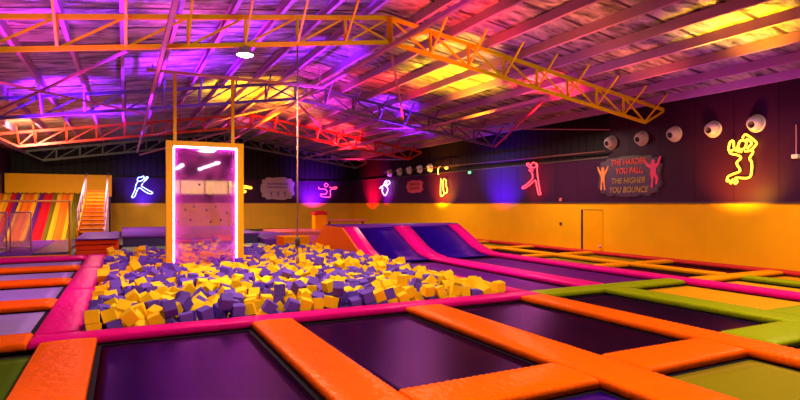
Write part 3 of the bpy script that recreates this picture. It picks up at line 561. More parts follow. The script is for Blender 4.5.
FOAM_REST = (
-343,8030,-38,-79,177,-2, 568,8027,-88,-14,44,174, 834,8010,-159,88,-100,0, 1061,8037,-136,-98,-2,105, 1327,8010,-118,-81,2,90, 1523,8030,-124,0,170,83,
1800,8018,-70,-179,-56,-7, 2016,8016,-86,95,-60,-9, 2201,8082,-136,-35,-41,-73, 2414,8033,-114,52,66,145, 2698,8051,-123,2,-78,89, 2889,8010,-120,91,-167,0,
3083,8008,-100,-165,88,15, 3519,8018,-71,75,-7,92, 3720,8025,-65,-112,0,95, 3939,8054,-62,-137,68,-59, 4257,8007,-121,174,0,90, 4429,8127,-60,119,55,-45,
4642,8062,-43,85,-11,102, 4873,8045,-80,132,-111,-26, 5118,8067,-95,6,72,-156, 5290,8094,-154,50,69,-111, 5851,8045,-129,-72,-17,-19, 6056,8031,-90,-94,-12,85,
-336,8250,-158,-152,-21,-8, 231,8250,-126,-165,44,0, 634,8266,-118,9,-169,-8, 1240,8237,-86,-18,157,67, 1475,8257,-102,-85,-1,-32, 1756,8318,-149,31,109,110,
1931,8234,-147,-68,-131,70, 2342,8374,-125,-33,-67,120, 2550,8260,-146,-8,155,5, 2777,8234,-137,-106,-38,-10, 3061,8255,-22,31,19,-43, 3417,8373,-119,-99,25,72,
3594,8249,-157,-38,61,118, 4015,8231,-120,32,69,-64, 4191,8212,-67,30,163,0, 4405,8351,-100,-8,84,5, 4626,8284,-132,-80,74,98, 4837,8235,-131,-5,57,-3,
5066,8249,-158,-70,68,36, 5346,8317,-159,-36,106,36, 5899,8247,-135,-136,60,39, -167,8441,-130,58,174,20, 53,8491,-125,-34,-141,60, 319,8499,-77,-89,-179,-1,
574,8477,-138,-60,110,-62, 1328,8463,-100,21,-147,-95, 1529,8572,-97,83,-73,-11, 1737,8556,-142,14,78,-7, 1928,8520,-104,-95,4,-110, 2200,8575,-137,81,-74,90,
2404,8555,-124,-55,-124,-38, 2747,8489,-134,176,-53,-10, 3152,8548,-122,67,11,18, 3791,8520,-140,-78,-24,87, 4159,8451,-91,-31,-105,25, 4410,8545,-144,-42,-76,-126,
5168,8474,-126,103,121,15, 5385,8519,-141,-97,17,-16, 5828,8453,-126,-96,34,-87, 6063,8461,-140,23,-14,76, -273,8692,-155,-160,-63,-28, -60,8724,-117,-112,105,-23,
123,8747,-144,22,115,-71, 338,8817,-111,-39,-116,-57, 524,8743,-98,175,68,-18, 815,8828,-141,8,3,-69, 1593,8765,-89,166,6,-92, 1792,8816,-122,65,-97,-68,
2385,8756,-74,95,69,10, 2623,8717,-117,96,-10,81, 2820,8735,-140,-89,22,-86, 3033,8737,-126,-105,-105,22, 3819,8856,-125,53,-37,69, 4224,8820,-140,97,3,-22,
4417,8764,-117,-31,-104,14, 4620,8755,-139,-105,-111,-1, 4836,8709,-129,1,79,-87, 5053,8790,-103,-105,25,45, 5417,8747,-127,25,-123,-113, 5619,8722,-129,-32,-178,-9,
5860,8788,-128,-92,-3,-104, 6079,8690,-105,47,-44,-37, -85,9026,-124,-17,20,-113, 124,8939,-147,72,168,-8, 545,8961,-112,-102,-1,92, 740,9009,-130,-108,94,-15,
1327,9041,-135,-58,-25,-162, 1974,8989,-106,-85,84,-85, 2205,8973,-100,-102,-65,5, 2399,8950,-138,-77,-8,88, 2610,8912,-63,-61,-24,-13, 2847,8942,-63,83,104,83,
3096,8954,-100,-62,-71,-104, 3303,8968,-123,-44,77,-48, 3487,9012,-116,-117,76,67, 3751,9095,-86,-38,0,1, 4261,9066,-126,-42,-10,-178, 4444,8953,-67,-1,67,76,
5103,9037,-100,-67,-40,-114, 5435,8973,-147,67,-140,9, 5685,8919,-130,19,-19,-20, 5910,8985,-119,6,-112,71, 6087,8912,-114,-4,-154,-93, -357,9095,-106,-80,-32,-94,
190,9145,-158,-172,1,79, 571,9258,-118,12,-144,86, 767,9267,-106,-25,25,85, 1476,9249,-101,-84,61,-75, 1686,9191,-55,38,68,43, 2143,9183,-86,-108,9,-15,
2463,9144,-128,-106,-83,20, 2672,9154,-116,11,24,4, 2875,9126,-97,-74,-85,74, 3070,9132,-92,72,73,86, 3251,9189,-103,-76,3,-76, 3474,9204,-80,-164,2,-7,
3736,9303,-117,-29,26,83, 4437,9260,-145,-87,4,92, 4632,9250,-57,57,-75,31, 4845,9156,-106,-64,-9,132, 5165,9225,-157,-8,-167,77, 5365,9153,-113,-4,-18,84,
5789,9238,-134,-94,5,90, -269,9347,-71,-111,101,-22, -91,9442,-80,-102,-168,0, 152,9382,-132,16,-158,-67, 550,9459,-137,-90,17,90, 758,9477,-131,-84,147,3,
961,9480,-129,22,-19,-96, 1443,9467,-85,30,-82,-28, 1895,9451,-150,0,29,176, 2089,9392,-141,-85,61,3, 2898,9381,-108,-22,176,-39, 3161,9400,-114,79,8,-80,
3343,9442,-105,-80,-172,7, 3535,9393,-121,-78,102,-84, 3834,9498,-108,25,-173,-5, 4036,9472,-96,65,-116,-63, 4225,9487,-60,-78,-88,78, 4432,9438,-150,59,-78,33,
4676,9453,-75,60,-98,40, 4893,9443,-92,-10,67,-89, 5126,9442,-124,-104,1,-71, 5340,9378,-84,-161,91,4, 5525,9357,-92,98,98,-7, 5744,9446,-125,45,-66,-139,
-332,9647,-107,-8,-117,110, 122,9606,-152,32,73,34, 315,9624,-114,132,48,42, 557,9656,-107,-2,110,-3, 758,9665,-148,-104,-43,14, 1021,9676,-91,29,138,17,
1563,9671,-107,112,120,22, 1756,9651,-147,22,119,27, 1961,9687,-116,-137,-57,55, 2423,9642,-76,41,102,-46, 2616,9645,-159,18,-107,-13, 2998,9664,-141,89,-54,-2,
3603,9575,-150,14,-2,-6, 3800,9701,-105,-30,94,55, 4026,9691,-121,-70,15,-6, 4236,9661,-117,145,85,-35, 4426,9648,-114,-18,-112,111, 4607,9628,-103,-33,83,151,
5084,9646,-150,62,-109,50, 5342,9648,-42,27,65,121, 5545,9567,-121,-18,129,-119, 5822,9640,-116,-15,-174,-18, 6079,9613,-59,63,-111,26, -365,9998,-74,127,-81,54,
452,9877,-66,60,-64,25, 830,9863,-138,43,11,-102, 1097,9870,-152,-92,-134,-3, 1340,9911,-78,-10,-43,3, 1552,9902,-96,4,70,179, 1776,9890,-63,24,61,-169,
1978,9900,-122,-86,-167,0, 2246,9892,-130,31,123,24, 2445,9856,-60,-13,70,-11, 3153,9845,-82,98,128,9, 3402,9879,-114,2,-15,174, 3606,9785,-125,-112,36,-95,
3839,9876,-123,102,121,7, 4051,9879,-87,-113,107,-30, 4236,9854,-93,36,-72,-37, 4438,9867,-113,-8,167,-87, 4839,9945,-141,-84,-40,-81, 5054,9931,-91,54,37,79,
5394,9860,-118,1,126,-8, 5598,9755,-62,-18,-48,-85, 5778,9869,-125,86,113,6, 6003,9882,-152,85,-14,108, -335,10171,-108,160,69,-20, 137,10132,-52,-105,12,-18,
353,10089,-91,20,-100,-57, 582,10136,-85,-24,-104,-72, 791,10158,-145,68,113,70, 1098,10104,-135,133,16,-27, 1342,10086,-114,-14,-54,10, 1758,10071,-123,-128,-75,35,
1965,10078,-77,173,-69,7, 2562,10144,-84,-13,-49,98, 2808,10084,-96,-76,76,106, 2990,10077,-100,-16,-171,4, 3204,10093,-136,4,-31,-177, 3560,10068,-127,74,32,-114,
3798,10087,-78,123,-60,-39, 3991,10071,-158,55,85,48, 4200,10070,-86,75,2,-2, 4417,10071,-158,-40,54,64, 4615,10014,-138,-171,-15,5, 4823,10186,-64,-84,0,-5,
5036,10170,-73,93,-10,-105, 5250,10105,-89,12,61,-3, 5515,10073,-71,-73,-100,-82, 5733,10084,-134,-18,64,10, 5964,10120,-82,-52,54,11, -329,10362,-132,-19,-85,-74,
113,10310,-107,56,-107,-69, 339,10312,-104,75,-92,-61, 539,10318,-146,93,18,90, 770,10373,-153,25,14,-171, 1175,10429,-128,-149,-33,-9, 1520,10304,-96,-19,-179,6,
1712,10273,-69,53,-75,-140, 1922,10271,-159,2,14,-87, 2117,10334,-110,100,68,14, 2358,10298,-54,64,0,-172, 2680,10413,-92,84,-62,29, 3063,10294,-146,3,-72,-94,
3237,10284,-124,9,-1,-1, 3438,10299,-93,65,-9,89, 3821,10302,-103,64,-81,35, 4045,10280,-94,-93,16,-2, 4255,10265,-129,87,-4,87, 4465,10306,-106,-7,-34,-86,
4667,10381,-135,125,-65,54, 4880,10379,-105,25,-93,141, 5085,10340,-73,-116,10,75, 5295,10293,-84,-27,-75,-74, 5602,10277,-139,-103,6,-127, 5852,10273,-118,-144,55,8,
6096,10382,-115,-85,-3,172, -359,10590,-149,74,0,-3, 76,10549,-135,-93,-76,82, 274,10488,-78,15,-97,91, 545,10554,-121,-54,-96,75, 749,10597,-116,64,-62,138,
1022,10605,-95,-79,-14,3, 1287,10610,-54,77,-170,-3, 1502,10511,-140,72,-17,93, 1700,10454,-57,-9,-9,92, 1915,10445,-124,53,-119,37, 2122,10540,-109,104,145,12,
2372,10560,-156,-74,-105,-14, 2539,10569,-109,-15,-3,93, 2862,10517,-147,-129,-54,-48, 3073,10504,-146,11,-50,-102, 3247,10487,-114,9,-123,80, 3520,10529,-155,32,-25,83,
4000,10518,-64,-57,-74,-113, 4287,10438,-125,5,1,-3, 4919,10567,-159,29,-104,-136, 5113,10534,-157,-110,67,58, 5298,10546,-116,12,170,82, 5502,10474,-142,66,-18,114,
5703,10472,-100,36,52,74, 6095,10591,-115,104,16,90, -359,10809,-99,-28,-112,-61, -137,10773,-150,-44,-8,95, 141,10747,-144,-130,-10,78, 360,10714,-77,5,-119,91,
572,10772,-106,19,-74,-101, 960,10786,-75,-71,78,107, 1136,10809,-91,86,-3,178, 1315,10789,-51,1,-170,-95, 1506,10741,-92,20,-93,51, 1703,10713,-159,-13,-143,-98,
1896,10661,-131,-55,-143,62, 2107,10771,-73,-45,-122,41, 2315,10768,-125,70,-21,90, 2512,10757,-98,-87,12,-89, 2859,10720,-148,81,-65,-78, 3645,10730,-110,32,-17,90,
3989,10736,-55,57,-54,-143, 4208,10674,-110,11,-143,-91, 4930,10781,-137,25,63,-164, 5126,10719,-96,-56,11,-9, 5559,10725,-139,10,27,-97, 5792,10711,-155,0,135,-94,
5999,10830,-103,126,-20,-111, -156,11075,-103,34,-15,-96, 64,10949,-152,-36,12,108, 333,10939,-107,-71,-53,-107, 605,10971,-148,-5,-137,11, 1047,11004,-138,53,67,145,
1245,11030,-75,-36,102,56, 1470,11051,-73,167,-4,70, 1668,10987,-138,-68,124,9, 1982,10975,-80,-100,9,-92, 2188,10987,-103,8,85,-2, 2374,10976,-82,-74,-45,-118,
2629,11045,-152,90,23,108, 2825,11103,-78,-50,64,-39, 3069,11032,-126,-1,-21,-85, 3245,11097,-71,-93,-53,96, 3577,10996,-156,-19,15,5, 3788,10967,-109,9,169,7,
3987,10966,-142,80,-68,-76, 4201,11053,-156,57,77,-34, 4484,11051,-129,-156,-54,49, 4717,10962,-45,144,10,41, 4956,10987,-132,-61,0,105, 5422,10942,-123,36,-48,-143,
5604,10877,-56,-60,-9,-11, 5833,11022,-83,119,69,-76, 6080,11023,-133,123,16,90, -344,11279,-118,-63,107,26, -120,11263,-108,83,7,87, 89,11175,-124,-84,-24,75,
337,11175,-131,-59,8,3, 528,11193,-149,73,-106,-70, 751,11216,-142,-110,11,88, 1022,11186,-111,-56,76,121, 1237,11245,-130,54,-62,131, 1483,11255,-132,-7,-3,91,
1881,11181,-123,0,148,9, 2172,11173,-101,121,87,26, 2394,11305,-146,51,-72,121, 2600,11308,-87,45,5,-5, 2798,11315,-125,-4,10,95, 2995,11298,-109,25,68,-71,
3222,11270,-131,-33,-136,-46, 3504,11203,-114,-65,-4,88, 3809,11163,-155,107,-8,90, 4008,11195,-85,-21,-77,113, 4194,11288,-121,13,-155,88, 4418,11264,-156,116,63,-63,
4683,11206,-110,-39,105,118, 4880,11171,-59,-43,-57,-133, 5675,11114,-121,-20,64,57, 5937,11224,-122,92,-77,-94, 6113,11276,-148,-91,-73,91, -306,11483,-121,10,-13,-174,
137,11422,-98,-102,-148,13, 355,11491,-129,157,14,17, 649,11525,-122,101,-47,48, 883,11483,-113,7,-164,95, 1083,11439,-73,-98,-1,114, 1376,11470,-72,44,102,-36,
1574,11500,-102,-9,111,8, 1748,11564,-133,-9,80,-171, 1944,11405,-116,94,-163,-5, 2193,11419,-131,68,62,-102, 2384,11525,-146,-97,20,-98, 2561,11518,-130,84,-7,-95,
2979,11495,-145,-71,-107,-21, 3603,11381,-87,75,-154,1, 4009,11453,-69,-101,97,22, 4253,11485,-126,-96,-24,-84, 4436,11469,-113,-16,99,75, 4624,11435,-109,-97,81,73,
4821,11394,-105,-117,-99,30, 5076,11515,-100,86,-127,26, 5323,11539,-109,-102,-61,102, 5625,11324,-133,112,28,20, 5803,11456,-136,60,98,-19, 6026,11503,-93,6,14,163,
-308,11695,-158,92,1,-158, 384,11715,-67,17,68,-152, 562,11769,-133,99,-64,-4, 805,11708,-91,19,-95,-28, 1016,11668,-94,1,-79,137, 1289,11668,-51,3,58,-79,
1483,11691,-122,-162,2,94, 1680,11755,-131,33,67,-140, 1913,11664,-91,-62,-83,79, 2189,11667,-57,178,-11,-24, 2413,11734,-98,12,-68,69, 2604,11700,-136,99,112,-2,
2812,11700,-102,120,-81,55, 3215,11678,-122,96,-50,-5, 3549,11676,-139,66,89,-20, 3730,11619,-70,-65,-109,68, 3917,11675,-122,4,1,92, 4128,11679,-104,-105,40,-7,
4419,11660,-38,42,-102,-38, 4628,11693,-159,-44,-116,-43, 4829,11758,-147,-1,125,83, 5077,11741,-132,-95,-7,-7, 5374,11747,-53,-108,67,74, 5592,11686,-120,61,103,-14,
5817,11656,-78,18,-77,-85, 6032,11737,-150,27,68,-82, -137,11896,-87,-65,-113,-23, 127,11986,-122,-39,76,51, 376,11920,-75,18,10,11, 564,11953,-122,-100,111,0,
784,11947,-159,-58,120,77, 1030,11911,-108,145,-80,24, 1218,11863,-123,84,-7,-175, 1436,11974,-86,-83,100,49, 1714,11958,-128,120,-73,-26, 1973,11881,-64,71,-95,-9,
2276,12009,-96,-15,50,-112, 2457,11957,-143,0,180,-16, 3074,11883,-143,-129,-96,43, 3262,11870,-130,36,-70,-125, 3491,11915,-82,-122,-127,5, 3737,11865,-113,132,81,-32,
3978,11963,-120,77,20,78, 4156,11891,-116,41,68,32, 4399,11863,-126,53,165,2, 4590,11970,-130,-40,-59,119, 4776,11978,-81,7,-59,166, 5007,11954,-81,137,-1,-92,
5309,11984,-105,-48,-25,-10, 5758,11908,-105,-50,95,-45, 6092,11942,-155,134,-71,48, -362,12140,-87,84,3,91, -76,12089,-155,-103,-162,-3, 130,12163,-105,-76,-103,76,
309,12105,-91,-105,72,80, 516,12187,-118,-3,138,2, 744,12197,-113,-44,-155,69, 1028,12158,-65,166,-69,16, 1249,12110,-154,101,-31,31, 1564,12161,-104,-77,88,-93,
1786,12140,-137,-6,28,170, 2035,12085,-68,-55,114,-31, 2244,12213,-121,62,127,53, 2848,12088,-87,-108,-106,55, 3069,12067,-115,-26,78,69, 3488,12210,-90,-97,79,-82,
3770,12077,-142,-98,2,109, 4008,12184,-87,-5,-172,13, 4206,12071,-95,-53,64,121, 4401,12157,-151,158,-68,17, 4612,12186,-62,151,-51,14, 4916,12172,-50,-88,20,-106,
5108,12143,-55,41,-69,124, 5363,12187,-93,84,161,-9, 5590,12085,-119,80,79,81, 6104,12134,-78,-103,-83,13, -257,12327,-121,-76,137,11, -42,12274,-125,-4,70,81,
142,12352,-83,89,179,0, 398,12357,-98,11,-71,180, 606,12449,-134,-18,56,-106, 818,12386,-127,146,68,-41, 1081,12329,-152,100,118,12, 1293,12410,-81,93,3,-2,
1482,12371,-83,4,7,-97, 1716,12346,-124,38,-82,-108, 1922,12321,-95,10,97,-66, 2138,12393,-151,-26,25,105, 2409,12464,-119,150,-9,-3, 2771,12265,-101,-3,51,40,
3038,12257,-143,-157,46,26, 3269,12270,-115,-25,33,80, 3468,12404,-124,-109,-16,-69, 3684,12294,-126,-40,21,173, 3958,12373,-77,35,-85,-38, 4205,12277,-101,-36,78,146,
4395,12347,-126,-20,-12,-89, 4628,12387,-115,105,9,138, 5001,12378,-116,98,140,-9, 5193,12306,-89,68,72,-36, 5421,12385,-87,-146,-65,52, 5656,12321,-104,40,-114,-97,
5874,12331,-104,72,-19,-80, 6077,12328,-122,-93,-15,91, -250,12530,-151,48,65,134, -36,12519,-132,45,168,-2, 223,12559,-138,-59,120,-60, 602,12692,-93,-33,-79,40,
810,12592,-145,-103,-69,23, 1071,12657,-123,29,-115,-122, 1354,12585,-26,-23,-10,88, 1557,12564,-68,68,-65,-70, 1735,12617,-150,94,76,-84, 1993,12602,-115,-2,2,81,
2222,12616,-92,-122,-70,32, 2423,12674,-139,84,63,-88, 2651,12650,-114,-73,158,-30, 2836,12489,-144,27,-119,-38, 3087,12486,-83,138,-42,55, 3334,12585,-112,-65,2,-86,
3541,12649,-115,-69,59,-76, 3776,12644,-90,98,-23,-101, 4059,12602,-92,26,-5,33, 4521,12571,-129,-169,-3,-36, 4733,12626,-118,40,-116,75, 4953,12592,-110,-9,109,86,
5126,12630,-100,-92,-21,-84, 5326,12587,-156,-105,22,92, 5608,12532,-72,27,-113,85, 5823,12558,-57,-6,-113,82, 6091,12683,-104,-16,-45,-84, -362,12740,-148,65,173,-2,
-152,12714,-87,10,147,92, 105,12778,-119,-30,-117,-46, 574,12865,-110,99,6,100, 790,12853,-71,-73,19,116, 1085,12889,-123,180,-4,-85, 1288,12773,-77,-65,-75,-20,
1461,12805,-124,106,9,4, 1665,12817,-139,59,-108,35, 1866,12802,-137,74,-31,7, 2210,12795,-134,67,-76,24, 2390,12923,-99,32,-171,17, 2617,12876,-133,-49,60,-135,
2816,12784,-114,91,5,-29, 3011,12733,-69,-20,165,-30, 3292,12771,-155,-78,-111,6, 3518,12909,-125,85,-32,-91, 3726,12856,-106,16,-91,-18, 3976,12794,-45,-87,-34,19,
4220,12746,-105,-51,77,140, 4447,12777,-160,24,7,-52, 4680,12807,-111,34,-114,79, 4893,12786,-105,-113,11,107, 5087,12851,-61,43,-79,145, 5303,12790,-109,-77,-13,7,
5575,12816,-124,-37,-73,-151, 5813,12822,-152,30,62,123, 6081,12927,-97,-146,-53,55, -366,13089,-124,-9,97,-96, -141,13039,-153,11,6,-89, 142,13032,-125,85,72,-85,
366,13042,-124,164,7,63, 591,13044,-118,14,-84,85, 873,13080,-73,28,101,128, 1069,13076,-79,40,102,-44, 1266,12965,-47,3,-68,-88, 1436,13012,-55,16,179,5,
1704,13073,-81,-123,70,43, 2294,13099,-106,-24,-5,23, 3085,13006,-78,-94,19,-63, 3295,13007,-139,25,9,32, 3475,13139,-115,-45,-79,115, 3699,13043,-128,95,8,2,
3918,12970,-157,-37,86,-9, 4122,13067,-137,-28,114,-35, 4536,12996,-135,-29,-117,24, 5245,13078,-122,78,-141,-17, 5709,13022,-77,-157,-1,92, 6103,13130,-106,89,28,91,
-363,13319,-73,-100,-58,98, 304,13283,-103,43,-46,128, 768,13241,-78,67,-101,-57, 1028,13263,-109,-37,94,-120, 1231,13297,-101,-57,22,-82, 1452,13206,-137,-22,-65,116,
1635,13325,-113,68,66,-20, 1994,13189,-84,-74,51,113, 2163,13297,-45,-46,0,19, 2358,13401,-85,-10,117,-2, 2572,13311,-71,-59,-71,36, 2763,13243,-103,-108,11,68,
3050,13301,-106,102,166,-1, 3334,13320,-121,131,-75,25, 3541,13329,-91,28,76,102, 3749,13239,-111,118,-78,62, 3935,13250,-94,70,79,72, 4136,13338,-99,63,-9,91,
4561,13184,-140,104,2,-97, 4798,13174,-153,-102,137,31, 5373,13326,-114,-115,11,52, 5630,13243,-145,-96,128,-4, 5865,13264,-111,61,126,-32, 6077,13320,-131,-63,127,24,
-357,13532,-68,158,83,-26, 90,13416,-133,-75,60,23, 332,13510,-138,-51,73,25, 521,13432,-108,-44,-55,-140, 757,13428,-147,-102,-116,27, 953,13437,-86,179,43,12,
1254,13590,-130,7,-55,86, 1419,13400,-63,-67,-23,1, 1655,13555,-81,4,-164,2, 2023,13507,-90,22,136,4, 2249,13601,-110,-23,80,-159, 2459,13583,-124,5,-8,169,
2637,13500,-132,-4,177,-13, 2824,13440,-123,43,64,27, 3027,13496,-86,101,64,10, 3328,13517,-158,83,3,-2, 3503,13525,-45,-9,15,178, 3735,13436,-100,52,80,-115,
3928,13419,-49,24,78,116, 4129,13506,-45,106,-9,91, 4430,13427,-149,41,-57,-60, 4671,13379,-87,1,-4,93, 5392,13562,-94,31,-109,-124, 5571,13468,-139,-49,87,-53,
5809,13496,-150,-68,14,47, 6077,13516,-140,5,41,-177, -337,13772,-133,-84,-28,-100, -139,13767,-109,-110,-13,1, 154,13782,-140,-49,-59,26, 624,13640,-144,53,61,51,
791,13632,-86,-38,59,50, 974,13824,-83,-91,10,116, 1464,13766,-140,9,-29,-97, 1661,13786,-148,-5,-61,107, 1987,13728,-124,-73,-59,-34, 2247,13812,-116,-3,-64,16,
2463,13757,-142,5,-28,167, 2680,13761,-85,100,-78,-22, 2872,13678,-129,15,-78,38, 3088,13741,-56,-1,-103,-79, 3490,13743,-105,16,24,-82, 3691,13727,-105,54,-107,43,
3914,13671,-102,-168,16,14, 4119,13713,-106,-20,6,-99, 4329,13671,-124,25,34,77, 4710,13704,-149,67,-151,37, 4957,13753,-156,102,115,9, 5193,13701,-107,18,16,-78,
5381,13768,-131,-98,69,-85, 5592,13677,-111,27,-8,-1, 5845,13795,-115,71,-50,92, -293,13976,-107,-126,-102,29, -35,14019,-110,166,-65,18, 181,13993,-103,33,111,18,
549,13848,-96,-63,47,107, 739,13861,-96,-82,17,-8, 935,14012,-152,-150,-11,-70, 1142,14043,-107,163,4,96, 1576,14103,-102,-37,44,-134, 2195,13979,-125,83,-78,19,
2398,14002,-111,157,-68,-45, 2812,14086,-81,-96,77,0, 3041,13962,-100,-107,-100,-28, 3544,13983,-98,-64,125,23, 3761,13957,-150,-91,152,-2, 3943,13932,-80,-162,5,-85,
4531,13866,-131,-119,28,50, 5118,13965,-137,2,-152,107, 5409,13983,-153,79,9,79, 5577,13895,-156,-139,74,32, 5862,14047,-90,150,-6,1, -354,14173,-88,-172,-11,84,
-121,14195,-105,175,68,0, 162,14192,-133,10,73,-169, 875,14214,-94,-118,-106,36, 1379,14202,-116,87,-148,-12, 2256,14291,-130,-51,11,101, 2491,14257,-112,-50,-1,-18,
2721,14276,-120,-74,-71,75, 3083,14189,-124,-92,-7,43, 3573,14157,-132,91,13,91, 3777,14139,-125,-108,112,-21, 3982,14221,-141,-68,-177,-2, 4182,14243,-136,-56,69,-60,
4370,14262,-121,-115,-8,-4, 4798,14233,-136,-77,12,-174, 5073,14198,-150,5,64,-7, 5398,14237,-85,68,-12,-32, 5651,14201,-89,41,24,79, 5867,14225,-139,-19,-25,-92,
-303,14365,-143,-165,3,-92, -106,14371,-102,4,-112,1, 172,14418,-136,21,-171,-61, 3258,14328,-86,159,-6,96, 3529,14354,-135,-30,115,68, 3781,14350,-117,-32,-149,12,
3983,14431,-113,-10,21,2, 4204,14431,-120,17,3,174, 4425,14469,-131,-51,63,-59, 4720,14416,-152,92,3,-175, 4989,14425,-155,106,-156,-6, 5235,14380,-158,-60,-60,146,
5460,14443,-72,132,72,11, 5710,14394,-92,7,-107,-107, 5917,14445,-119,-162,-71,-10, -343,14550,-65,-146,-58,-29, -160,14548,-92,-9,117,-1, 83,14638,-107,-156,61,15,
314,14654,-75,-142,-77,42, 3586,14565,-84,2,121,-90, 3778,14588,-122,-99,-37,103, 3950,14637,-47,72,-16,7, 4240,14628,-113,-87,-160,-12, 4454,14667,-77,133,83,40,
4641,14738,-83,-81,56,-87, 4857,14730,-123,-63,67,-80, 5256,14595,-126,32,-55,-26, 5459,14678,-122,-4,-69,-80, 5638,14647,-79,-20,-86,-64, 5853,14658,-91,-25,108,-97,
-367,14783,-127,101,-4,-1, -160,14762,-114,-47,-55,-127, 100,14828,-140,-118,-74,-67, 293,14836,-125,-2,4,81, 525,14798,-138,46,-54,2, 1107,14781,-108,-69,34,18,
1322,14743,-121,-86,179,3, 1546,14786,-150,110,52,21, 1781,14735,-92,41,23,11, 1967,14776,-141,98,24,12, 2396,14723,-147,-54,-40,-115, 2576,14809,-49,78,-111,1,
2802,14752,-74,7,-13,-52, 3032,14803,-158,-85,-22,-68, 3231,14856,-86,-74,81,-73, 3439,14899,-97,-88,-52,76, 4046,14817,-126,-136,-79,44, 4251,14833,-113,40,-68,-134,
4440,14860,-73,-86,15,-90, 4633,14949,-68,173,-14,-2, 4851,14941,-110,-30,-114,-70, 5078,14795,-145,171,5,78, 5343,14862,-86,32,4,-68, 5623,14825,-139,14,-94,81,
5851,14967,-123,-3,68,91, -365,15029,-71,-81,59,100, -154,14968,-101,-118,-11,94, 47,15028,-86,-81,86,-77, 427,15025,-92,123,-45,-38, 667,15112,-112,-84,2,75,
906,15111,-88,-22,59,-52, 1121,14979,-75,-14,-28,-161, 1379,14977,-115,-30,-41,-49, 1584,15076,-86,27,69,-152, 1763,15010,-96,71,18,-98, 2147,14982,-150,93,66,97,
2399,14993,-132,18,-23,102, 2603,15055,-129,91,71,93, 2821,14995,-120,8,145,93, 3025,15098,-149,73,11,-1, 3255,15056,-153,-87,-4,104, 3631,15074,-106,4,121,-7,
3824,15068,-133,-93,22,-10, 4090,15015,-76,69,-18,-177, 4247,15086,-149,-58,-56,65, 4458,15073,-68,-14,-1,88, 4644,15123,-86,-62,-106,-31, 5049,15175,-73,67,57,-51,
5275,15141,-153,-117,46,-34, 5560,15027,-105,-41,13,-176, 5794,15170,-134,-82,-176,3, -373,15354,-123,0,-117,90, -181,15250,-98,-26,158,-14, 26,15213,-103,-84,97,5,
233,15223,-93,-42,-67,-141, 661,15330,-79,46,116,-43, 869,15341,-118,35,-97,-116, 1077,15273,-128,91,-21,81, 1282,15237,-74,82,-1,142, 1404,15395,-157,77,123,35,
1651,15282,-156,-163,-24,-6, 1863,15239,-148,-86,48,86, 2068,15171,-106,-61,44,13, 2357,15313,-90,-74,-14,-93, 2557,15233,-100,31,60,29, 3087,15292,-102,-78,91,11,
3409,15177,-106,-89,57,112, 3575,15297,-120,168,19,-77, 3799,15268,-149,71,-106,27, 3972,15267,-103,-19,-108,26, 4682,15317,-144,-75,-73,-108, 4909,15343,-154,-11,7,-114,
5132,15381,-92,-15,67,-108, 5325,15344,-150,-111,79,-21, 5531,15304,-121,55,-39,19, 5855,15357,-151,48,-95,-55, -360,15597,-80,-77,71,-80, -164,15487,-153,-64,-126,58,
261,15469,-101,-25,124,-15, 445,15504,-127,-148,-16,93, 648,15531,-122,-7,8,-86, 845,15537,-99,-55,-75,-118, 1045,15488,-155,-74,19,-82, 1227,15550,-132,22,-8,-90,
1429,15624,-142,118,-14,-100, 1787,15500,-120,-24,-13,-85, 2224,15515,-131,10,-56,-20, 2465,15540,-129,77,27,-72, 2712,15448,-128,112,-31,82, 2923,15519,-136,-63,82,-64,
3106,15557,-128,-70,-80,-114, 3285,15461,-105,-100,-62,-83, 3563,15486,-98,18,21,-78, 3799,15461,-130,21,0,104, 3986,15515,-126,-39,101,65, 4187,15498,-114,61,-2,-176,
4472,15469,-135,52,-95,111, 4720,15554,-102,46,66,-138, 4907,15538,-115,-33,-77,-62, 5110,15551,-140,128,61,-49, 5281,15585,-54,-65,7,-87, 5512,15507,-134,-104,-22,5,
5838,15559,-130,70,6,-85, -341,15799,-107,-58,81,31, -168,15657,-98,21,-124,65, 213,15684,-126,-9,-155,4, 438,15671,-69,75,-173,7, 628,15707,-98,-40,104,-125,
814,15736,-137,-2,-70,-83, 993,15763,-110,71,4,-177, 1226,15732,-147,71,3,93, 1756,15695,-159,9,64,-147, 1975,15702,-152,66,-161,2, 2206,15746,-143,-161,14,-94,
2388,15696,-40,108,14,-71, 2678,15711,-154,-107,7,-112, 2929,15736,-82,85,18,-93, 3111,15761,-78,-37,8,-2, 3316,15784,-85,103,-20,-92, 3518,15730,-87,-150,-23,3,
3752,15694,-95,107,7,91, 3955,15730,-130,73,135,-17, 4534,15648,-124,120,-74,-53, 4745,15792,-103,-60,108,-50, 4937,15738,-148,143,95,-32, 5128,15765,-133,-26,-74,117,
5319,15779,-107,111,13,-86, 5508,15701,-109,103,-114,-15, 5732,15736,-64,-48,-119,84, -358,15997,-76,99,6,-88, 226,15937,-117,-46,29,-86, 438,16036,-150,40,0,150,
617,15950,-152,124,-11,-13, 798,15928,-91,-57,-129,54, 1000,15958,-102,31,-65,-128, 1226,15920,-149,-117,-2,85, 1647,15878,-106,-46,51,77, 1930,15962,-153,131,71,58,
2424,15913,-118,50,16,-164, 2700,15915,-147,78,-73,-84, 2907,16012,-116,-2,17,91, 3098,15976,-142,-77,-174,-2, 3353,16006,-77,-21,-73,11, 3547,15942,-58,-71,-63,-115,
3769,15916,-91,-96,-105,28, 4003,15938,-142,42,-60,-51, 4232,15912,-147,82,-63,-83, 4496,16006,-131,8,69,-102, 4697,16030,-126,-77,-69,79, 4921,15929,-142,77,16,-88,
5127,15964,-116,108,75,18, 5368,16033,-106,9,22,75, 5556,15905,-120,52,-114,29, 5774,15993,-147,62,-86,24, -367,16234,-79,117,83,-64, -179,16206,-82,-3,175,87,
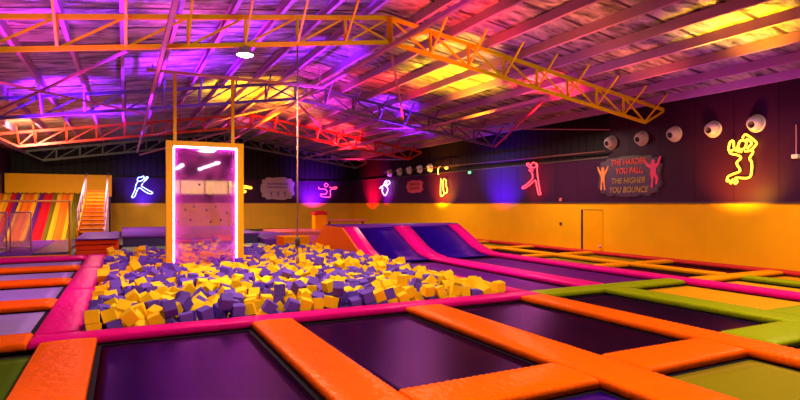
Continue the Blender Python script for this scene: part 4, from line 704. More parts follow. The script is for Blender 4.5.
51,16139,-140,40,145,-28, 576,16220,-30,-75,11,-4, 745,16163,-119,-99,-73,-88, 956,16157,-110,-27,153,-17, 1303,16114,-109,0,-110,83, 1517,16218,-148,-97,-92,26,
1774,16134,-73,-50,8,15, 1983,16157,-79,-26,-108,33, 2212,16289,-146,60,-173,-28, 2503,16220,-95,115,130,11, 2696,16167,-140,59,70,-131, 2914,16235,-102,-53,61,-148,
3115,16173,-145,6,-97,-14, 3297,16206,-79,76,-2,81, 3495,16213,-139,85,-67,-92, 3948,16131,-77,-54,-24,77, 4282,16089,-118,-56,-37,-25, 4525,16237,-110,148,-63,37,
4737,16258,-123,44,-66,30, 4920,16200,-114,81,10,-15, 5122,16156,-109,-48,81,29, 5342,16254,-99,-107,-4,-78, 5592,16081,-119,43,110,-52, -356,16438,-132,70,76,70,
-85,16412,-101,-12,39,-103, 165,16354,-77,-97,-40,106, 332,16445,-80,35,102,-130, 586,16495,-89,38,-62,61, 796,16512,-130,123,-112,-19, 1041,16389,-102,66,-14,-179,
1276,16341,-94,26,-2,179, 1499,16437,-95,100,-76,80, 1675,16393,-147,-90,19,-92, 2101,16543,-146,81,-115,8, 2510,16457,-72,-165,4,93, 2703,16446,-93,-133,91,-39,
2923,16414,-145,132,-10,-95, 3129,16366,-97,5,-71,-100, 3322,16418,-128,-68,104,-63, 3515,16423,-146,-50,-75,-126, 3708,16495,-139,-134,64,-49, 4003,16426,-154,90,-106,13,
4315,16324,-98,82,29,11, 4486,16435,-142,-105,122,-17, 4739,16477,-107,11,54,177, 4951,16464,-98,164,-3,-103, 5141,16405,-66,95,-79,-17, 5331,16436,-159,48,94,54,
5540,16357,-108,55,10,175, 5769,16515,-69,-46,-46,120, -263,16624,-108,-142,-71,-30, -73,16679,-84,72,-1,-82, 138,16634,-77,1,5,96, 324,16645,-141,10,-75,-86,
499,16665,-110,158,-4,13, 760,16702,-87,-74,171,13, 984,16764,-133,-5,-107,-8, 1315,16564,-128,108,56,96, 1510,16628,-123,-8,88,171, 1894,16645,-93,-77,-68,-100,
2086,16729,-153,88,-9,-4, 2286,16653,-114,151,17,89, 2659,16671,-145,140,-64,59, 2873,16624,-99,75,-165,2, 3060,16619,-91,-115,100,-25, 3243,16684,-116,-15,-84,-76,
3456,16643,-143,-99,-45,2, 3690,16713,-151,-79,156,-9, 3891,16588,-103,-70,15,-74, 4273,16494,-103,16,117,28, 4477,16626,-98,-16,-166,-80, 4757,16681,-78,42,76,134,
4943,16665,-146,56,-98,-54, 5118,16645,-132,-102,-4,2, 5309,16627,-136,104,11,-85, 5530,16629,-112,-78,6,99, 5855,16698,-146,-174,-24,-17, -359,16810,-143,-53,77,37,
-120,16909,-150,-6,32,89, 265,16865,-109,92,66,-11, 617,16907,-144,-74,-7,-79, 786,16928,-87,152,69,-17, 972,16964,-61,-1,-106,4, 1249,16818,-147,78,-94,-83,
1466,16839,-160,-141,56,37, 1939,16937,-147,-7,1,160, 2138,16914,-96,-100,-77,-84, 2422,16852,-129,54,-103,-42, 2853,16813,-116,28,-105,63, 3048,16821,-89,-28,12,179,
3273,16881,-83,-33,72,64, 3454,16876,-55,-129,71,58, 3674,16933,-109,18,47,-160, 3982,16845,-143,-57,57,110, 4214,16861,-126,24,73,20, 4397,16845,-92,-90,78,-11,
4604,16865,-89,96,18,-81, 4848,16897,-60,27,-114,-108, 5062,16859,-135,-35,-109,24, 5304,16864,-124,-59,65,79, 5613,16846,-133,28,-96,-10, 5816,16895,-127,99,-104,-11,
-344,17005,-63,69,-34,96, -133,17142,-55,57,-69,-48, 86,17112,-79,-136,4,-78, 376,17121,-132,138,-75,44, 643,17118,-79,-124,-4,-88, 898,17134,-34,-24,0,-87,
1089,17167,-103,-22,106,71, 1283,17087,-140,-43,-105,-46, 1507,17063,-121,-81,-29,68, 1729,17198,-115,147,-80,20, 1916,17154,-144,180,8,71, 2104,17089,-63,54,-12,86,
2359,17082,-119,-65,-114,50, 2579,17090,-126,-29,-94,35, 2797,17033,-157,-58,-138,62, 3004,17050,-146,-7,-37,-4, 3258,17063,-80,49,67,56, 3453,17120,-87,16,-10,-76,
3660,17120,-121,13,-72,175, 3857,17126,-110,-122,77,-23, 4114,17043,-109,45,0,-82, 4409,17033,-111,83,-65,-12, 4630,17141,-31,-13,138,-100, 4821,17096,-140,-84,-5,-95,
5027,17057,-159,-96,-126,0, 5417,17107,-106,24,-101,-144, 5687,17125,-138,169,-63,7, -369,17273,-124,-57,-3,-2, -134,17342,-139,-82,68,17, 83,17313,-101,33,-101,-119,
319,17440,-72,-2,-1,4, 584,17309,-82,-106,-91,-57, 911,17364,-105,89,-112,-4, 1509,17259,-49,-19,-138,90, 1738,17385,-112,-3,-4,-94, 1930,17383,-127,-9,-83,-178,
2165,17355,-158,-92,62,-20, 2334,17276,-108,-56,-64,-139, 2603,17358,-77,-138,-84,-24, 2832,17379,-84,-1,5,166, 3025,17230,-157,17,-10,-100, 3225,17250,-91,-17,-128,21,
3477,17362,-75,-20,-52,146, 3720,17333,-104,60,66,54, 4136,17254,-78,117,-131,7, 4697,17321,-137,78,71,73, 4885,17364,-160,-80,-85,74, 5132,17419,-148,102,-41,72,
5400,17416,-84,-19,74,177, 5642,17339,-137,-63,-8,84, 5830,17312,-158,114,6,90, -352,17616,-113,97,106,7, -157,17570,-116,15,-5,173, 212,17630,-126,44,53,-134,
412,17632,-131,-135,-62,40, 613,17529,-155,-87,-24,98, 907,17641,-78,178,19,69, 1097,17552,-159,-5,71,168, 1506,17512,-70,103,-27,80, 1707,17567,-78,-12,94,164,
1915,17589,-115,106,150,4, 2397,17517,-151,-175,14,54, 2870,17614,-90,-38,-65,125, 3054,17488,-121,170,-6,88, 3367,17622,-111,-100,37,3, 4214,17462,-79,107,-15,70,
4434,17520,-137,26,-10,18, 4727,17612,-146,138,117,-9, 4947,17542,-159,-17,-61,3, 5194,17639,-145,164,36,-12, 5411,17608,-112,-16,-101,21, 5645,17542,-106,8,-67,168,
5858,17524,-48,82,72,-105, -344,17800,-67,-78,64,11, -139,17768,-77,21,76,15, 175,17828,-125,39,13,96, 404,17847,-140,-160,4,72, 645,17734,-90,4,60,139,
865,17864,-135,-78,40,95, 1110,17763,-105,-117,-60,-12, 1527,17748,-45,-36,-9,179, 1707,17754,-82,10,-176,-4, 1927,17790,-123,-133,-54,23, 2462,17790,-118,8,-167,10,
2685,17766,-158,171,32,-57, 2914,17838,-108,-91,-64,35, 3145,17784,-97,90,0,88, 3346,17810,-108,53,111,62, 3549,17837,-92,96,62,-79, 3755,17724,-93,4,-12,102,
3942,17825,-110,29,162,23, 4169,17761,-68,101,-80,-8, 4380,17784,-122,63,-97,91, 4617,17771,-157,-83,-20,30, 4791,17850,-75,-48,12,-129, 5107,17832,-147,6,-155,6,
5435,17792,-110,-180,75,7, 5689,17743,-108,145,-87,31, 5881,17712,-149,88,72,80, -48,17950,-81,-88,7,-115, 420,18028,-111,169,-69,-6, 631,17972,-112,55,9,-118,
864,18089,-137,163,18,-5, 1066,18095,-100,92,-15,-93, 1240,18052,-155,2,3,-92, 1431,18035,-146,86,-105,2, 1813,18006,-154,-84,-117,-5, 2159,18066,-130,-71,-171,7,
2401,18100,-122,5,-145,92, 2623,17988,-135,73,36,103, 2865,18034,-140,165,-25,26, 3077,18025,-104,69,-128,-63, 3262,18003,-104,-159,76,31, 3464,18036,-72,-135,0,-81,
3758,18028,-97,107,-32,85, 4084,18085,-99,-22,-64,52, 4476,18039,-104,12,67,100, 4692,18098,-106,21,26,94, 4888,18051,-158,-100,-99,2, 5085,18037,-156,-59,-82,55,
5378,17984,-111,-72,-18,92, -356,18157,-58,-13,48,90, -165,18156,-84,9,176,14, 134,18318,-107,107,-62,69, 787,18308,-112,-6,-12,-6, 1000,18323,-102,36,55,-69,
1199,18308,-117,-70,-101,-33, 1420,18243,-93,-16,-4,-73, 1683,18284,-79,-10,-49,85, 1892,18255,-134,14,169,-83, 2126,18297,-136,67,-159,5, 2475,18350,-143,2,-8,-132,
3057,18323,-88,128,65,-62, 3288,18306,-70,-3,64,-111, 3511,18224,-97,7,-111,-3, 3785,18289,-94,60,-52,42, 4004,18281,-90,-13,-102,120, 4208,18305,-118,-76,-20,-68,
4435,18267,-123,81,91,-13, 4746,18291,-123,23,57,-162, 5146,18279,-112,73,-23,-79, 5554,18240,-93,-73,-12,164, 5770,18165,-120,25,27,-71, -346,18396,-81,-7,74,-93,
-81,18391,-88,29,-71,-127, 177,18505,-156,26,114,19, 391,18440,-120,-24,13,-94, 615,18504,-147,-32,-117,-55, 793,18505,-67,-48,-114,43, 1310,18471,-104,22,-81,-34,
1522,18500,-84,-23,78,-31, 1705,18511,-60,-24,-118,-79, 1913,18474,-81,-94,7,-87, 2095,18492,-96,-91,10,-83, 2396,18541,-138,-112,100,12, 2723,18440,-107,-173,36,2,
2930,18513,-158,104,108,46, 3167,18510,-130,35,125,39, 3556,18415,-87,78,3,4, 3775,18488,-154,180,7,19, 3961,18535,-68,41,178,16, 4262,18538,-103,165,35,13,
4504,18452,-132,-49,-7,87, 4726,18508,-72,-15,54,-105, 4915,18502,-139,52,-58,31, 5116,18494,-140,3,-176,-4, 5388,18386,-98,-10,40,-101, 5708,18544,-84,-16,124,82,
5882,18549,-105,33,-171,5, -349,18598,-65,97,-8,2, -105,18600,-126,155,3,77, 79,18785,-80,-62,33,-111, 325,18709,-71,10,-52,-5, 582,18755,-99,-48,-47,-114,
883,18692,-101,-104,91,-22, 1124,18725,-113,-73,-80,59, 1287,18659,-120,52,-86,-66, 1533,18724,-74,25,57,-156, 1736,18708,-158,-133,69,38, 1985,18686,-78,-102,-74,-55,
2164,18733,-96,-3,-5,113, 2374,18752,-78,48,117,-100, 2754,18663,-91,-110,128,-4, 2952,18750,-122,-78,-110,-80, 3169,18726,-131,-71,-74,-13, 3388,18695,-154,-127,-73,-53,
3599,18626,-94,20,-82,88, 3961,18755,-117,-27,-123,-65, 4171,18809,-142,66,28,74, 4358,18749,-146,32,44,-72, 4571,18741,-138,-91,-83,84, 4796,18743,-121,111,-98,2,
5013,18718,-115,106,11,-96, 5451,18782,-126,-24,39,-100, 5849,18752,-146,-64,-164,5, -360,19007,-117,7,116,-80, -118,19139,-96,-25,78,-128, 143,19031,-84,127,27,85,
358,18908,-77,-47,-100,51, 591,19137,-130,-34,-75,-102, 869,18905,-112,-66,-31,158, 1059,19012,-58,-18,65,20, 1291,19057,-111,30,-19,-179, 1471,18975,-125,-30,-68,32,
1653,19013,-146,-165,-17,86, 2166,18971,-82,-68,-17,74, 2379,19063,-96,-96,47,-103, 2664,18973,-129,-60,114,26, 2887,18998,-100,-91,-50,-106, 3098,18940,-77,140,-53,61,
3296,18999,-108,-121,97,-14, 3490,18917,-121,21,71,81, 3719,18875,-140,76,33,-157, 4374,19003,-144,117,38,-62, 4568,19049,-144,50,44,67, 5287,18945,-134,95,-10,-39,
5487,19034,-89,18,26,-136, 5858,18979,-113,-33,70,-119, 1546,19241,-112,118,105,27, 3045,19199,-109,85,-86,61, 4158,19221,-154,-128,-28,-1, 3046,8150,116,-27,155,25,
765,8468,-6,58,17,157, 3100,8651,63,10,12,-114, 4409,8562,42,-77,2,-35, 2172,8571,46,16,3,168, 4201,8651,-5,-62,-120,72, 5838,8618,-13,34,168,-5,
6011,8586,62,-32,160,-8, 1149,8944,-106,41,35,6, 4926,9057,72,-69,118,22, 5224,9052,99,-34,-33,23, 5274,8901,-32,95,-136,-28, 5579,8885,10,124,63,28,
5840,8835,45,-88,-178,-1, 6041,8836,67,1,139,-104, 4586,9222,186,-5,-137,104, 4951,9229,24,22,117,24, 5152,9230,25,170,11,4, 5372,9223,90,180,1,-20,
5594,9096,-18,6,-147,-97, 5789,9119,38,76,57,84, 6109,9254,-6,177,1,-90, 4161,9441,123,95,-4,-104, 4434,9337,37,-100,-2,-85, 4648,9448,97,175,-6,80,
4958,9435,103,-49,-83,64, 5153,9422,51,172,-76,17, 5380,9417,93,179,0,86, 5568,9368,78,-174,-82,-7, 5774,9298,85,-117,53,67, 5928,9398,-11,19,47,53,
857,9674,4,115,137,15, 2971,9500,27,53,-44,-79, 3793,9614,75,-149,-87,34, 4005,9592,79,-173,1,-94, 4249,9657,75,95,9,-89, 4454,9530,40,-11,-173,5,
4631,9798,-3,-171,9,-86, 4896,9608,59,34,-83,-20, 5114,9611,31,-51,71,50, 5423,9617,118,34,65,121, 5602,9639,68,-10,139,80, 5779,9582,48,-81,74,91,
5988,9606,95,76,16,163, 3440,9910,56,-27,-75,3, 3638,9767,89,-35,-27,172, 3858,9895,71,100,110,14, 4052,9770,82,-75,-5,87, 4237,9835,86,128,-72,-37,
4401,9990,52,85,13,158, 4607,9975,35,-14,-11,89, 4822,9814,-22,-83,-49,90, 5041,9806,67,-66,157,7, 5442,9857,68,93,25,-1, 5623,9913,20,128,-40,72,
5840,9801,64,-175,11,71, 6030,9804,7,102,75,88, 2571,10290,22,32,-28,-136, 2790,10240,20,-24,-64,-158, 3104,10029,52,30,-63,-32, 3409,10105,-30,-79,-14,165,
3636,9924,-15,-21,141,83, 3856,10089,104,-68,-13,88, 4027,10051,37,74,6,-89, 4226,10148,72,98,13,111, 4439,10177,99,46,-63,-58, 4639,10199,29,0,-25,-99,
4811,10117,104,1,-6,73, 5000,10019,58,51,33,74, 5356,10057,68,-137,18,-92, 5614,10075,143,44,7,139, 5836,10021,73,-120,101,-26, 6077,10030,19,55,-27,-33,
2732,10472,66,56,62,-151, 2926,10419,29,18,-103,134, 3070,10254,41,62,-108,59, 3243,10338,60,55,81,83, 3648,10274,-50,-75,-19,93, 3887,10290,66,29,81,-145,
4080,10316,78,-1,75,-170, 4268,10376,54,-163,-92,-6, 4471,10397,63,21,-120,-113, 4659,10401,65,99,10,81, 4842,10369,70,89,-2,169, 5035,10241,140,-90,142,-10,
5254,10257,90,76,-5,178, 5484,10300,38,-80,143,-14, 5725,10280,46,-58,-103,45, 6087,10378,61,5,-178,-16, 2054,10447,74,-6,153,1, 2298,10475,12,-74,11,-82,
2864,10603,183,72,-17,151, 2868,10658,15,77,21,-110, 3060,10654,-43,100,51,98, 3248,10666,-59,86,-31,88, 3598,10461,-14,-30,153,86, 3810,10476,19,-57,-75,-24,
3997,10497,111,-8,-14,98, 4184,10574,41,-7,-52,-73, 4406,10587,34,68,73,-113, 4593,10582,20,-56,-78,47, 4816,10647,6,-56,-62,140, 5078,10447,150,-65,39,96,
5283,10496,54,-10,167,-6, 5528,10612,36,36,-38,-36, 5812,10613,-4,-62,37,-53, 5975,10662,45,-65,-21,-81, 1713,10707,101,-43,26,176, 1960,10749,62,-84,133,32,
2142,10631,151,-68,-61,-135, 2260,10682,18,69,21,178, 2481,10663,71,-89,76,39, 2870,10901,-38,-25,59,-40, 3111,10906,25,58,116,60, 3277,10905,-29,-27,60,-114,
3441,10691,-33,-54,1,-4, 3777,10674,39,-116,-121,18, 3948,10682,114,-34,-54,-143, 4199,10874,-50,-85,-36,-98, 4388,10790,2,79,-4,98, 4614,10769,28,168,-26,-9,
4792,10842,111,156,-29,-16, 5090,10602,62,-1,-141,96, 5326,10713,-14,-81,24,-92, 5552,10781,86,62,173,-15, 5795,10866,-1,-116,22,72, 5964,10901,66,-66,25,173,
1002,10966,56,-29,-72,-48, 1288,11085,89,69,102,56, 1572,10903,57,-121,-24,74, 1795,10904,-4,92,-146,4, 2007,11010,100,-9,10,-86, 2183,11056,86,90,6,4,
2390,11166,13,94,-19,-101, 2589,11099,11,-45,67,-73, 2791,11155,87,163,-21,1, 3054,11135,21,-87,-21,-95, 3345,11272,65,119,-32,-9, 3456,11022,18,110,-18,-80,
3702,10990,49,-101,-10,16, 4010,10909,21,68,-5,-178, 4194,11111,14,-45,-103,-34, 4389,11121,65,-101,25,90, 4610,11075,60,65,29,73, 4894,11001,110,118,20,64,
5065,10914,18,83,-150,12, 5257,10908,-6,-43,131,-38, 5498,10991,112,25,52,118, 5725,11037,97,154,-16,-1, 6027,11082,66,-96,14,76, 457,11338,-10,7,-148,82,
606,11371,150,122,-113,-30, 685,11315,2,-68,-8,-99, 1051,11168,61,176,13,-74, 1214,11296,42,98,-25,-75, 1450,11257,40,-174,-5,-32, 1773,11086,21,-36,-1,101,
1995,11231,21,130,-6,-86, 2205,11240,77,-23,-87,-155, 2400,11361,29,109,75,-79, 2598,11352,150,-111,-55,12, 2786,11331,54,-23,-105,-70, 2983,11370,132,29,-26,-90,
3143,11320,34,-34,52,-37, 3557,11195,136,48,-14,-73, 3670,11181,-2,97,40,5, 3977,11232,83,92,-13,-78, 4159,11303,69,49,-74,138, 4354,11289,13,25,11,-175,
4584,11298,60,82,11,168, 4773,11249,108,62,13,68, 5097,11141,-12,94,-38,82, 5280,11111,1,-13,71,70, 5492,11151,-22,-37,117,-42, 5815,11234,51,10,57,20,
6097,11277,60,-176,-81,-6, -33,11562,53,-9,-17,-73, 238,11393,42,-98,-147,6, 434,11542,61,-100,-41,-75, 634,11550,92,-110,-79,18, 825,11534,47,8,-16,-89,
1003,11502,98,88,-10,-6, 1210,11513,114,-94,4,-85, 1609,11461,73,55,-69,8, 1760,11364,-13,-35,48,116, 2028,11431,39,-107,-3,-92, 2220,11462,41,-96,-27,-90,
2405,11563,112,40,2,-1, 2611,11514,41,7,-174,-6, 2838,11519,16,-75,74,-62, 3113,11511,22,-36,-117,-58, 3328,11487,30,-94,0,-82, 3505,11537,22,2,160,96,
3807,11387,28,54,115,-8, 4037,11478,102,-100,-83,22, 4226,11490,73,169,3,3, 4400,11497,60,-19,81,-105, 4581,11494,76,-22,86,72, 4971,11382,38,103,-125,-15,
5211,11369,-6,-122,-51,86, 5432,11372,-53,-144,-54,64, 5626,11490,-50,53,-72,-42, 5847,11418,57,66,-104,34, 6025,11563,76,125,75,-42, -303,11721,16,89,1,92,
-66,11732,9,16,-162,13, 154,11646,-72,58,163,19, 452,11768,86,19,10,92, 629,11723,31,174,-64,3, 826,11776,146,139,12,-39, 1064,11724,82,0,-79,137,
1357,11834,66,54,48,-82, 1552,11674,50,6,-78,8, 1744,11656,58,55,8,14, 2002,11690,85,45,-68,33, 2211,11690,122,-31,79,-33, 2407,11769,77,70,112,69,
2621,11731,51,59,103,4, 2844,11722,68,-40,-81,55, 3037,11794,23,-94,-4,90, 3253,11679,126,-100,45,22, 3380,11731,18,-154,45,22, 3699,11557,90,-77,-71,-112,
3959,11643,50,5,94,21, 4221,11667,53,13,-41,176, 4370,11696,194,114,-24,21, 4784,11597,-4,-125,28,14, 4990,11735,52,-85,4,76, 5194,11677,51,98,3,94,
5390,11629,90,112,-6,-1, 5616,11703,54,-85,12,10, 5829,11600,87,-7,103,-85, 6020,11793,15,-86,-68,98, -373,11991,206,0,135,90, -205,11911,112,5,-115,148,
116,11894,37,80,10,-176, 504,11944,189,-54,-42,-37, 656,11927,38,78,-154,28, 857,11983,23,-24,-8,-73, 1122,11979,85,-86,146,6, 1325,12017,132,-78,-41,-100,
1566,11916,74,-162,-72,-14, 1776,11935,34,106,107,-26, 1869,11848,179,-174,16,-5, 2171,11899,37,155,40,70, 2478,11950,51,-1,14,87, 2702,11915,-1,-78,6,35,
2861,11924,140,87,26,1, 3033,11972,70,120,-69,-28, 3224,11902,153,-82,-37,-7, 3384,11946,58,-85,144,14, 3688,11867,57,0,99,149, 3920,11876,62,-8,57,63,
4123,11881,58,-76,17,-106, 4363,11859,84,56,0,158, 4591,11815,-15,-61,162,7, 4871,11940,104,114,0,91, 5066,11922,112,0,71,-179, 5293,11894,64,48,157,-12,
5569,11902,11,-26,-74,26, 5789,11823,90,-88,19,114, 5984,11829,186,22,-179,9, -347,12192,87,-78,-97,-25, -96,12100,42,69,-172,28, 143,12088,114,95,128,-8,
354,12075,86,0,162,78, 593,12135,62,49,-24,-112, 860,12175,53,5,-37,-170, 1120,12157,88,14,111,16, 1339,12153,19,45,29,-35, 1562,12130,72,12,-88,81,
1736,12145,70,3,85,96, 1999,12222,99,96,-64,88, 2218,12279,70,-35,57,-112, 2433,12136,44,43,112,35, 2642,12169,41,-70,0,4, 2823,12118,97,-13,171,1,
3016,12146,84,52,-74,-142, 3225,12111,19,-17,-73,-160, 3444,12243,80,7,79,-82, 3719,12088,38,73,-104,-32, 4055,12207,260,-9,-177,53, 4221,12040,82,-139,-64,-59,
4425,12160,34,76,-64,14, 4732,12226,59,16,52,-166, 4917,12293,154,-23,-30,-100, 5110,12223,107,-50,-69,124, 5293,12132,64,18,172,74, 5586,12144,73,-103,-1,165,
5803,12129,10,84,-3,113, 5939,11996,25,86,-146,25, -342,12407,43,-108,60,-16, -150,12366,65,-25,64,-24, 98,12323,90,-179,-1,-1, 303,12294,53,109,0,-92,
571,12521,36,-21,123,78, 766,12387,45,-11,112,140, 1099,12349,62,-55,-65,59, 1289,12377,92,-3,3,-84, 1501,12326,89,32,99,-127, 1706,12326,49,-20,82,72,
1910,12433,118,-46,-17,-88, 2081,12428,15,66,-27,18, 2419,12324,-7,-30,-6,-5, 2608,12464,-28,107,63,-74, 2911,12347,4,-60,29,-143, 3168,12343,32,53,-58,132,
3327,12429,70,-19,-1,100, 3557,12472,21,61,66,-119, 3792,12289,76,96,125,-9, 4024,12254,91,105,99,-21, 4236,12254,69,31,-78,-34, 4447,12354,43,24,66,-149,
4638,12419,57,-73,-6,-172, 4849,12427,-23,54,20,94, 5130,12421,55,25,-72,143, 5313,12443,90,-52,67,-61, 5590,12371,86,0,102,85, 5795,12371,85,54,-68,131,
6108,12295,67,93,25,-91, -355,12642,34,14,-40,-90, -135,12545,59,53,75,-36, 104,12524,41,-43,-58,-134, 310,12512,38,-29,5,-172, 445,12723,43,-42,145,68,
763,12639,89,-47,17,20, 997,12516,-1,45,54,-38, 1176,12551,96,50,1,91, 1517,12540,123,-111,-68,-67, 1692,12519,84,-69,114,-69, 1892,12617,56,-2,178,-89,
2213,12628,94,-76,-165,-14, 2419,12573,62,75,68,77, 2633,12717,66,-9,-17,-22, 2808,12611,50,-92,-5,152, 2994,12527,110,119,8,-115, 3253,12595,44,1,155,9,
3532,12676,81,81,13,91, 3766,12484,-19,-113,-7,-8, 3958,12498,102,-176,0,72, 4174,12453,28,105,7,7, 4378,12542,38,-88,73,2, 4585,12611,63,93,-6,7,
4854,12649,78,-110,65,-8, 5069,12681,67,-102,69,-91, 5297,12629,58,-22,-157,81, 5505,12603,102,45,62,-50, 5939,12662,135,59,-62,-57, 6022,12511,-14,-47,-4,-6,
-359,12867,7,-10,-135,-85, -182,12873,2,-74,-119,74, 9,12871,9,-46,-117,-46, 236,12886,-14,34,25,-157, 642,12817,63,94,-10,-159, 927,12747,26,26,4,-149,
953,12583,167,-95,-126,-30, 1155,12742,84,-78,48,14, 1505,12756,38,74,-172,6, 1708,12722,38,82,-10,88, 2004,12811,144,26,50,99, 2247,12825,34,15,104,24,
2438,12800,39,-111,-43,-65, 2675,12912,30,113,-60,45, 2844,12827,62,19,-85,-43, 3051,12862,73,-175,-23,66, 3239,12803,12,30,69,6, 3566,12861,82,7,-176,1,
3749,12783,70,141,88,-39, 3819,12937,228,-72,-72,95, 4196,12689,88,34,-69,-2, 4370,12749,41,-55,-67,-14, 4586,12788,70,94,-13,7, 4824,12820,53,82,-24,12,
5024,12877,104,8,7,-168, 5253,12925,36,94,-53,-77, 5469,12811,29,-79,-14,-10, 5874,12738,-10,-157,-16,66, 6091,12793,44,45,11,3, -371,13074,49,5,-97,84,
-183,13074,20,-29,-102,27, 6,13064,33,110,-14,-94, 218,13141,25,80,-72,95, 540,13011,61,-58,84,-95, 760,13086,90,-14,9,96, 1056,12936,80,-1,27,-81,
1234,13072,133,5,-117,-83, 1518,13115,100,-66,73,-100, 1668,12948,65,110,-17,0, 1984,12983,16,-69,83,-58, 2184,13000,82,-6,-100,19, 2393,13018,87,-30,-62,-38,
2568,13121,-6,-15,-3,-2, 2710,13156,154,16,151,6, 2846,13066,22,56,-105,-4, 3351,12973,23,-179,26,-38, 3593,13120,66,49,82,-126, 3776,13031,36,60,99,-30,
3994,13041,72,-125,-26,-7, 4198,12929,-9,-147,-66,-36, 4405,12969,28,-111,-74,-78, 4602,12985,67,11,-167,-91, 4796,12997,-2,15,14,-172, 4974,13038,4,-55,-104,-27,
5163,13080,106,-127,38,-73, 5506,13037,-31,-45,-66,22, 5890,12974,41,161,-70,3, 6107,13018,84,37,-3,178, -361,13385,92,-11,-122,-82, -183,13263,25,-74,-107,73,
-1,13275,23,-165,1,-1, 240,13316,178,-33,-44,128, 481,13231,23,-3,164,-91, 766,13288,92,170,-3,17, 984,13178,122,-57,-153,25, 1157,13293,74,-158,-33,2,
1381,13262,62,-151,-15,-17, 1608,13336,65,-89,-114,-20, 1845,13363,-42,-108,-50,-27, 2130,13202,120,47,-5,-167, 2338,13225,83,-79,53,122, 2631,13326,94,106,12,90,
2844,13312,79,-80,0,162, 3012,13228,83,-115,70,45, 3237,13178,-20,131,126,10, 3382,13194,89,9,54,-170, 3761,13255,63,123,-78,62, 4058,13250,84,-99,10,-92,
4272,13184,-11,24,-124,43, 4483,13344,-6,-31,-12,-170, 4693,13186,33,41,10,-83, 4888,13326,-65,54,-43,32, 5185,13250,-16,-46,-36,-128, 5376,13145,49,143,-61,13,
5725,13198,1,53,4,-88, 5972,13228,57,-128,-12,69, 6081,13404,96,-66,29,12, -366,13593,105,-86,175,0, -176,13595,22,65,-10,3, 47,13637,-101,-114,-21,-10,
226,13454,12,-112,-1,103, 443,13434,66,-36,-122,32, 671,13484,26,54,-114,30, 1045,13646,-40,49,22,128, 1211,13505,64,-90,-23,102, 1441,13597,-24,-15,-31,98,
1672,13552,95,-16,0,-76, 1890,13560,11,-91,132,-27, 2196,13449,78,-42,-173,0, 2444,13456,77,-1,21,-3, 2663,13530,46,-94,-3,103, 2863,13521,84,13,-162,85,
3156,13493,49,-56,155,-2, 3314,13559,165,73,-28,105, 3415,13392,92,-7,16,-174, 3762,13437,74,29,-80,65, 3968,13566,102,-102,54,-94, 4271,13388,79,42,57,158,
4417,13546,52,-19,121,82, 4612,13561,-6,118,-11,-3, 4837,13571,6,-85,-7,155, 5043,13492,-14,-115,-135,-1, 5512,13300,39,9,-143,-38, 5678,13443,36,-68,-12,119,
5886,13471,4,129,-64,-11, 6078,13680,39,18,-21,-132, -366,13764,69,127,-96,-37, -173,13741,151,-111,24,66, 139,13822,60,12,-114,-126, 298,13681,39,21,81,-93,
498,13635,22,-101,-17,87, 881,13748,124,59,102,30, 1054,13897,87,37,72,-119, 1262,13798,17,-21,-14,-12, 1438,13785,65,-76,-38,-105, 1662,13828,28,160,21,62,
1870,13765,30,-77,-46,-27, 2120,13688,40,-131,29,-51, 2483,13665,55,-171,10,30, 2664,13737,94,57,-78,-22, 2884,13705,43,48,-78,38, 3086,13763,117,14,77,-79,
3280,13702,11,39,-74,-128, 3453,13688,58,-29,61,63, 3661,13625,49,-16,-174,-68, 3943,13763,83,-26,118,71, 4171,13679,57,20,-7,82, 4380,13739,42,125,16,101,
4597,13751,53,61,50,145, 4784,13774,18,88,33,0, 5008,13801,10,23,10,77, 5351,13707,72,-3,82,-99, 5557,13608,73,-151,27,-86, 5791,13659,-15,-139,39,67,
5955,13834,67,6,-142,46, -359,13954,56,170,-6,90, -155,13887,40,-68,-24,-114, 195,14012,76,-75,-165,-28, 364,13911,22,90,38,-103, 578,13996,11,-7,120,-116,
755,13900,98,-12,79,139, 1014,14068,55,0,-101,-65, 1334,13984,-68,-105,44,72, 1498,13935,-11,14,129,93, 1772,13999,0,159,-2,-50, 2001,13929,64,25,37,11,
2203,14022,48,-90,12,20, 2418,13927,50,-87,22,-36, 2582,14101,8,-127,15,31, 2809,13919,47,4,-139,85, 3000,13956,71,-4,-9,-7, 3340,13893,15,81,177,8,
3516,14031,103,30,105,70, 3732,13923,31,-9,154,-20, 4114,13858,168,-159,-18,19, 4120,13906,-5,-67,-62,-109, 4312,13921,12,79,-25,5, 4604,14019,-18,10,130,100,
4782,14012,5,99,-14,-90, 5048,14028,21,-98,-63,103, 5337,13960,19,-76,4,-154, 5549,13870,14,103,8,-89, 5752,13916,35,141,5,-16, -354,14136,83,-56,103,-58,
-135,14130,76,-13,-68,-180, 203,14219,35,81,-73,11, 400,14134,12,-11,-175,-23, 577,14284,-5,78,45,119, 755,14133,45,105,19,-113, 1043,14291,5,90,-14,-88,
1260,14283,-1,27,54,-161, 1680,14281,-25,-143,-24,73, 1926,14140,-45,100,52,-81, 2136,14210,-3,-39,-3,-86, 2366,14215,48,-171,44,37, 2616,14313,113,-93,0,-90,
2789,14290,53,95,18,92, 2986,14141,87,173,31,-15, 3232,14097,5,-19,81,24, 3414,14211,53,-15,167,-23, 3806,14116,49,-28,112,-21, 4007,14113,38,2,-63,-86,
4198,14223,61,51,-70,122, 4388,14106,-35,-72,64,-78, 4568,14228,-19,159,-7,3, 4796,14203,53,-46,-72,137, 5054,14365,28,-103,22,-57, 5236,14154,-25,38,62,-86,
5751,14181,66,159,43,-16, 5903,14204,158,71,-43,13, -343,14336,26,-22,-105,14, -92,14313,93,111,74,-1, 259,14414,17,-81,-67,6, 468,14488,3,-118,-120,-30,
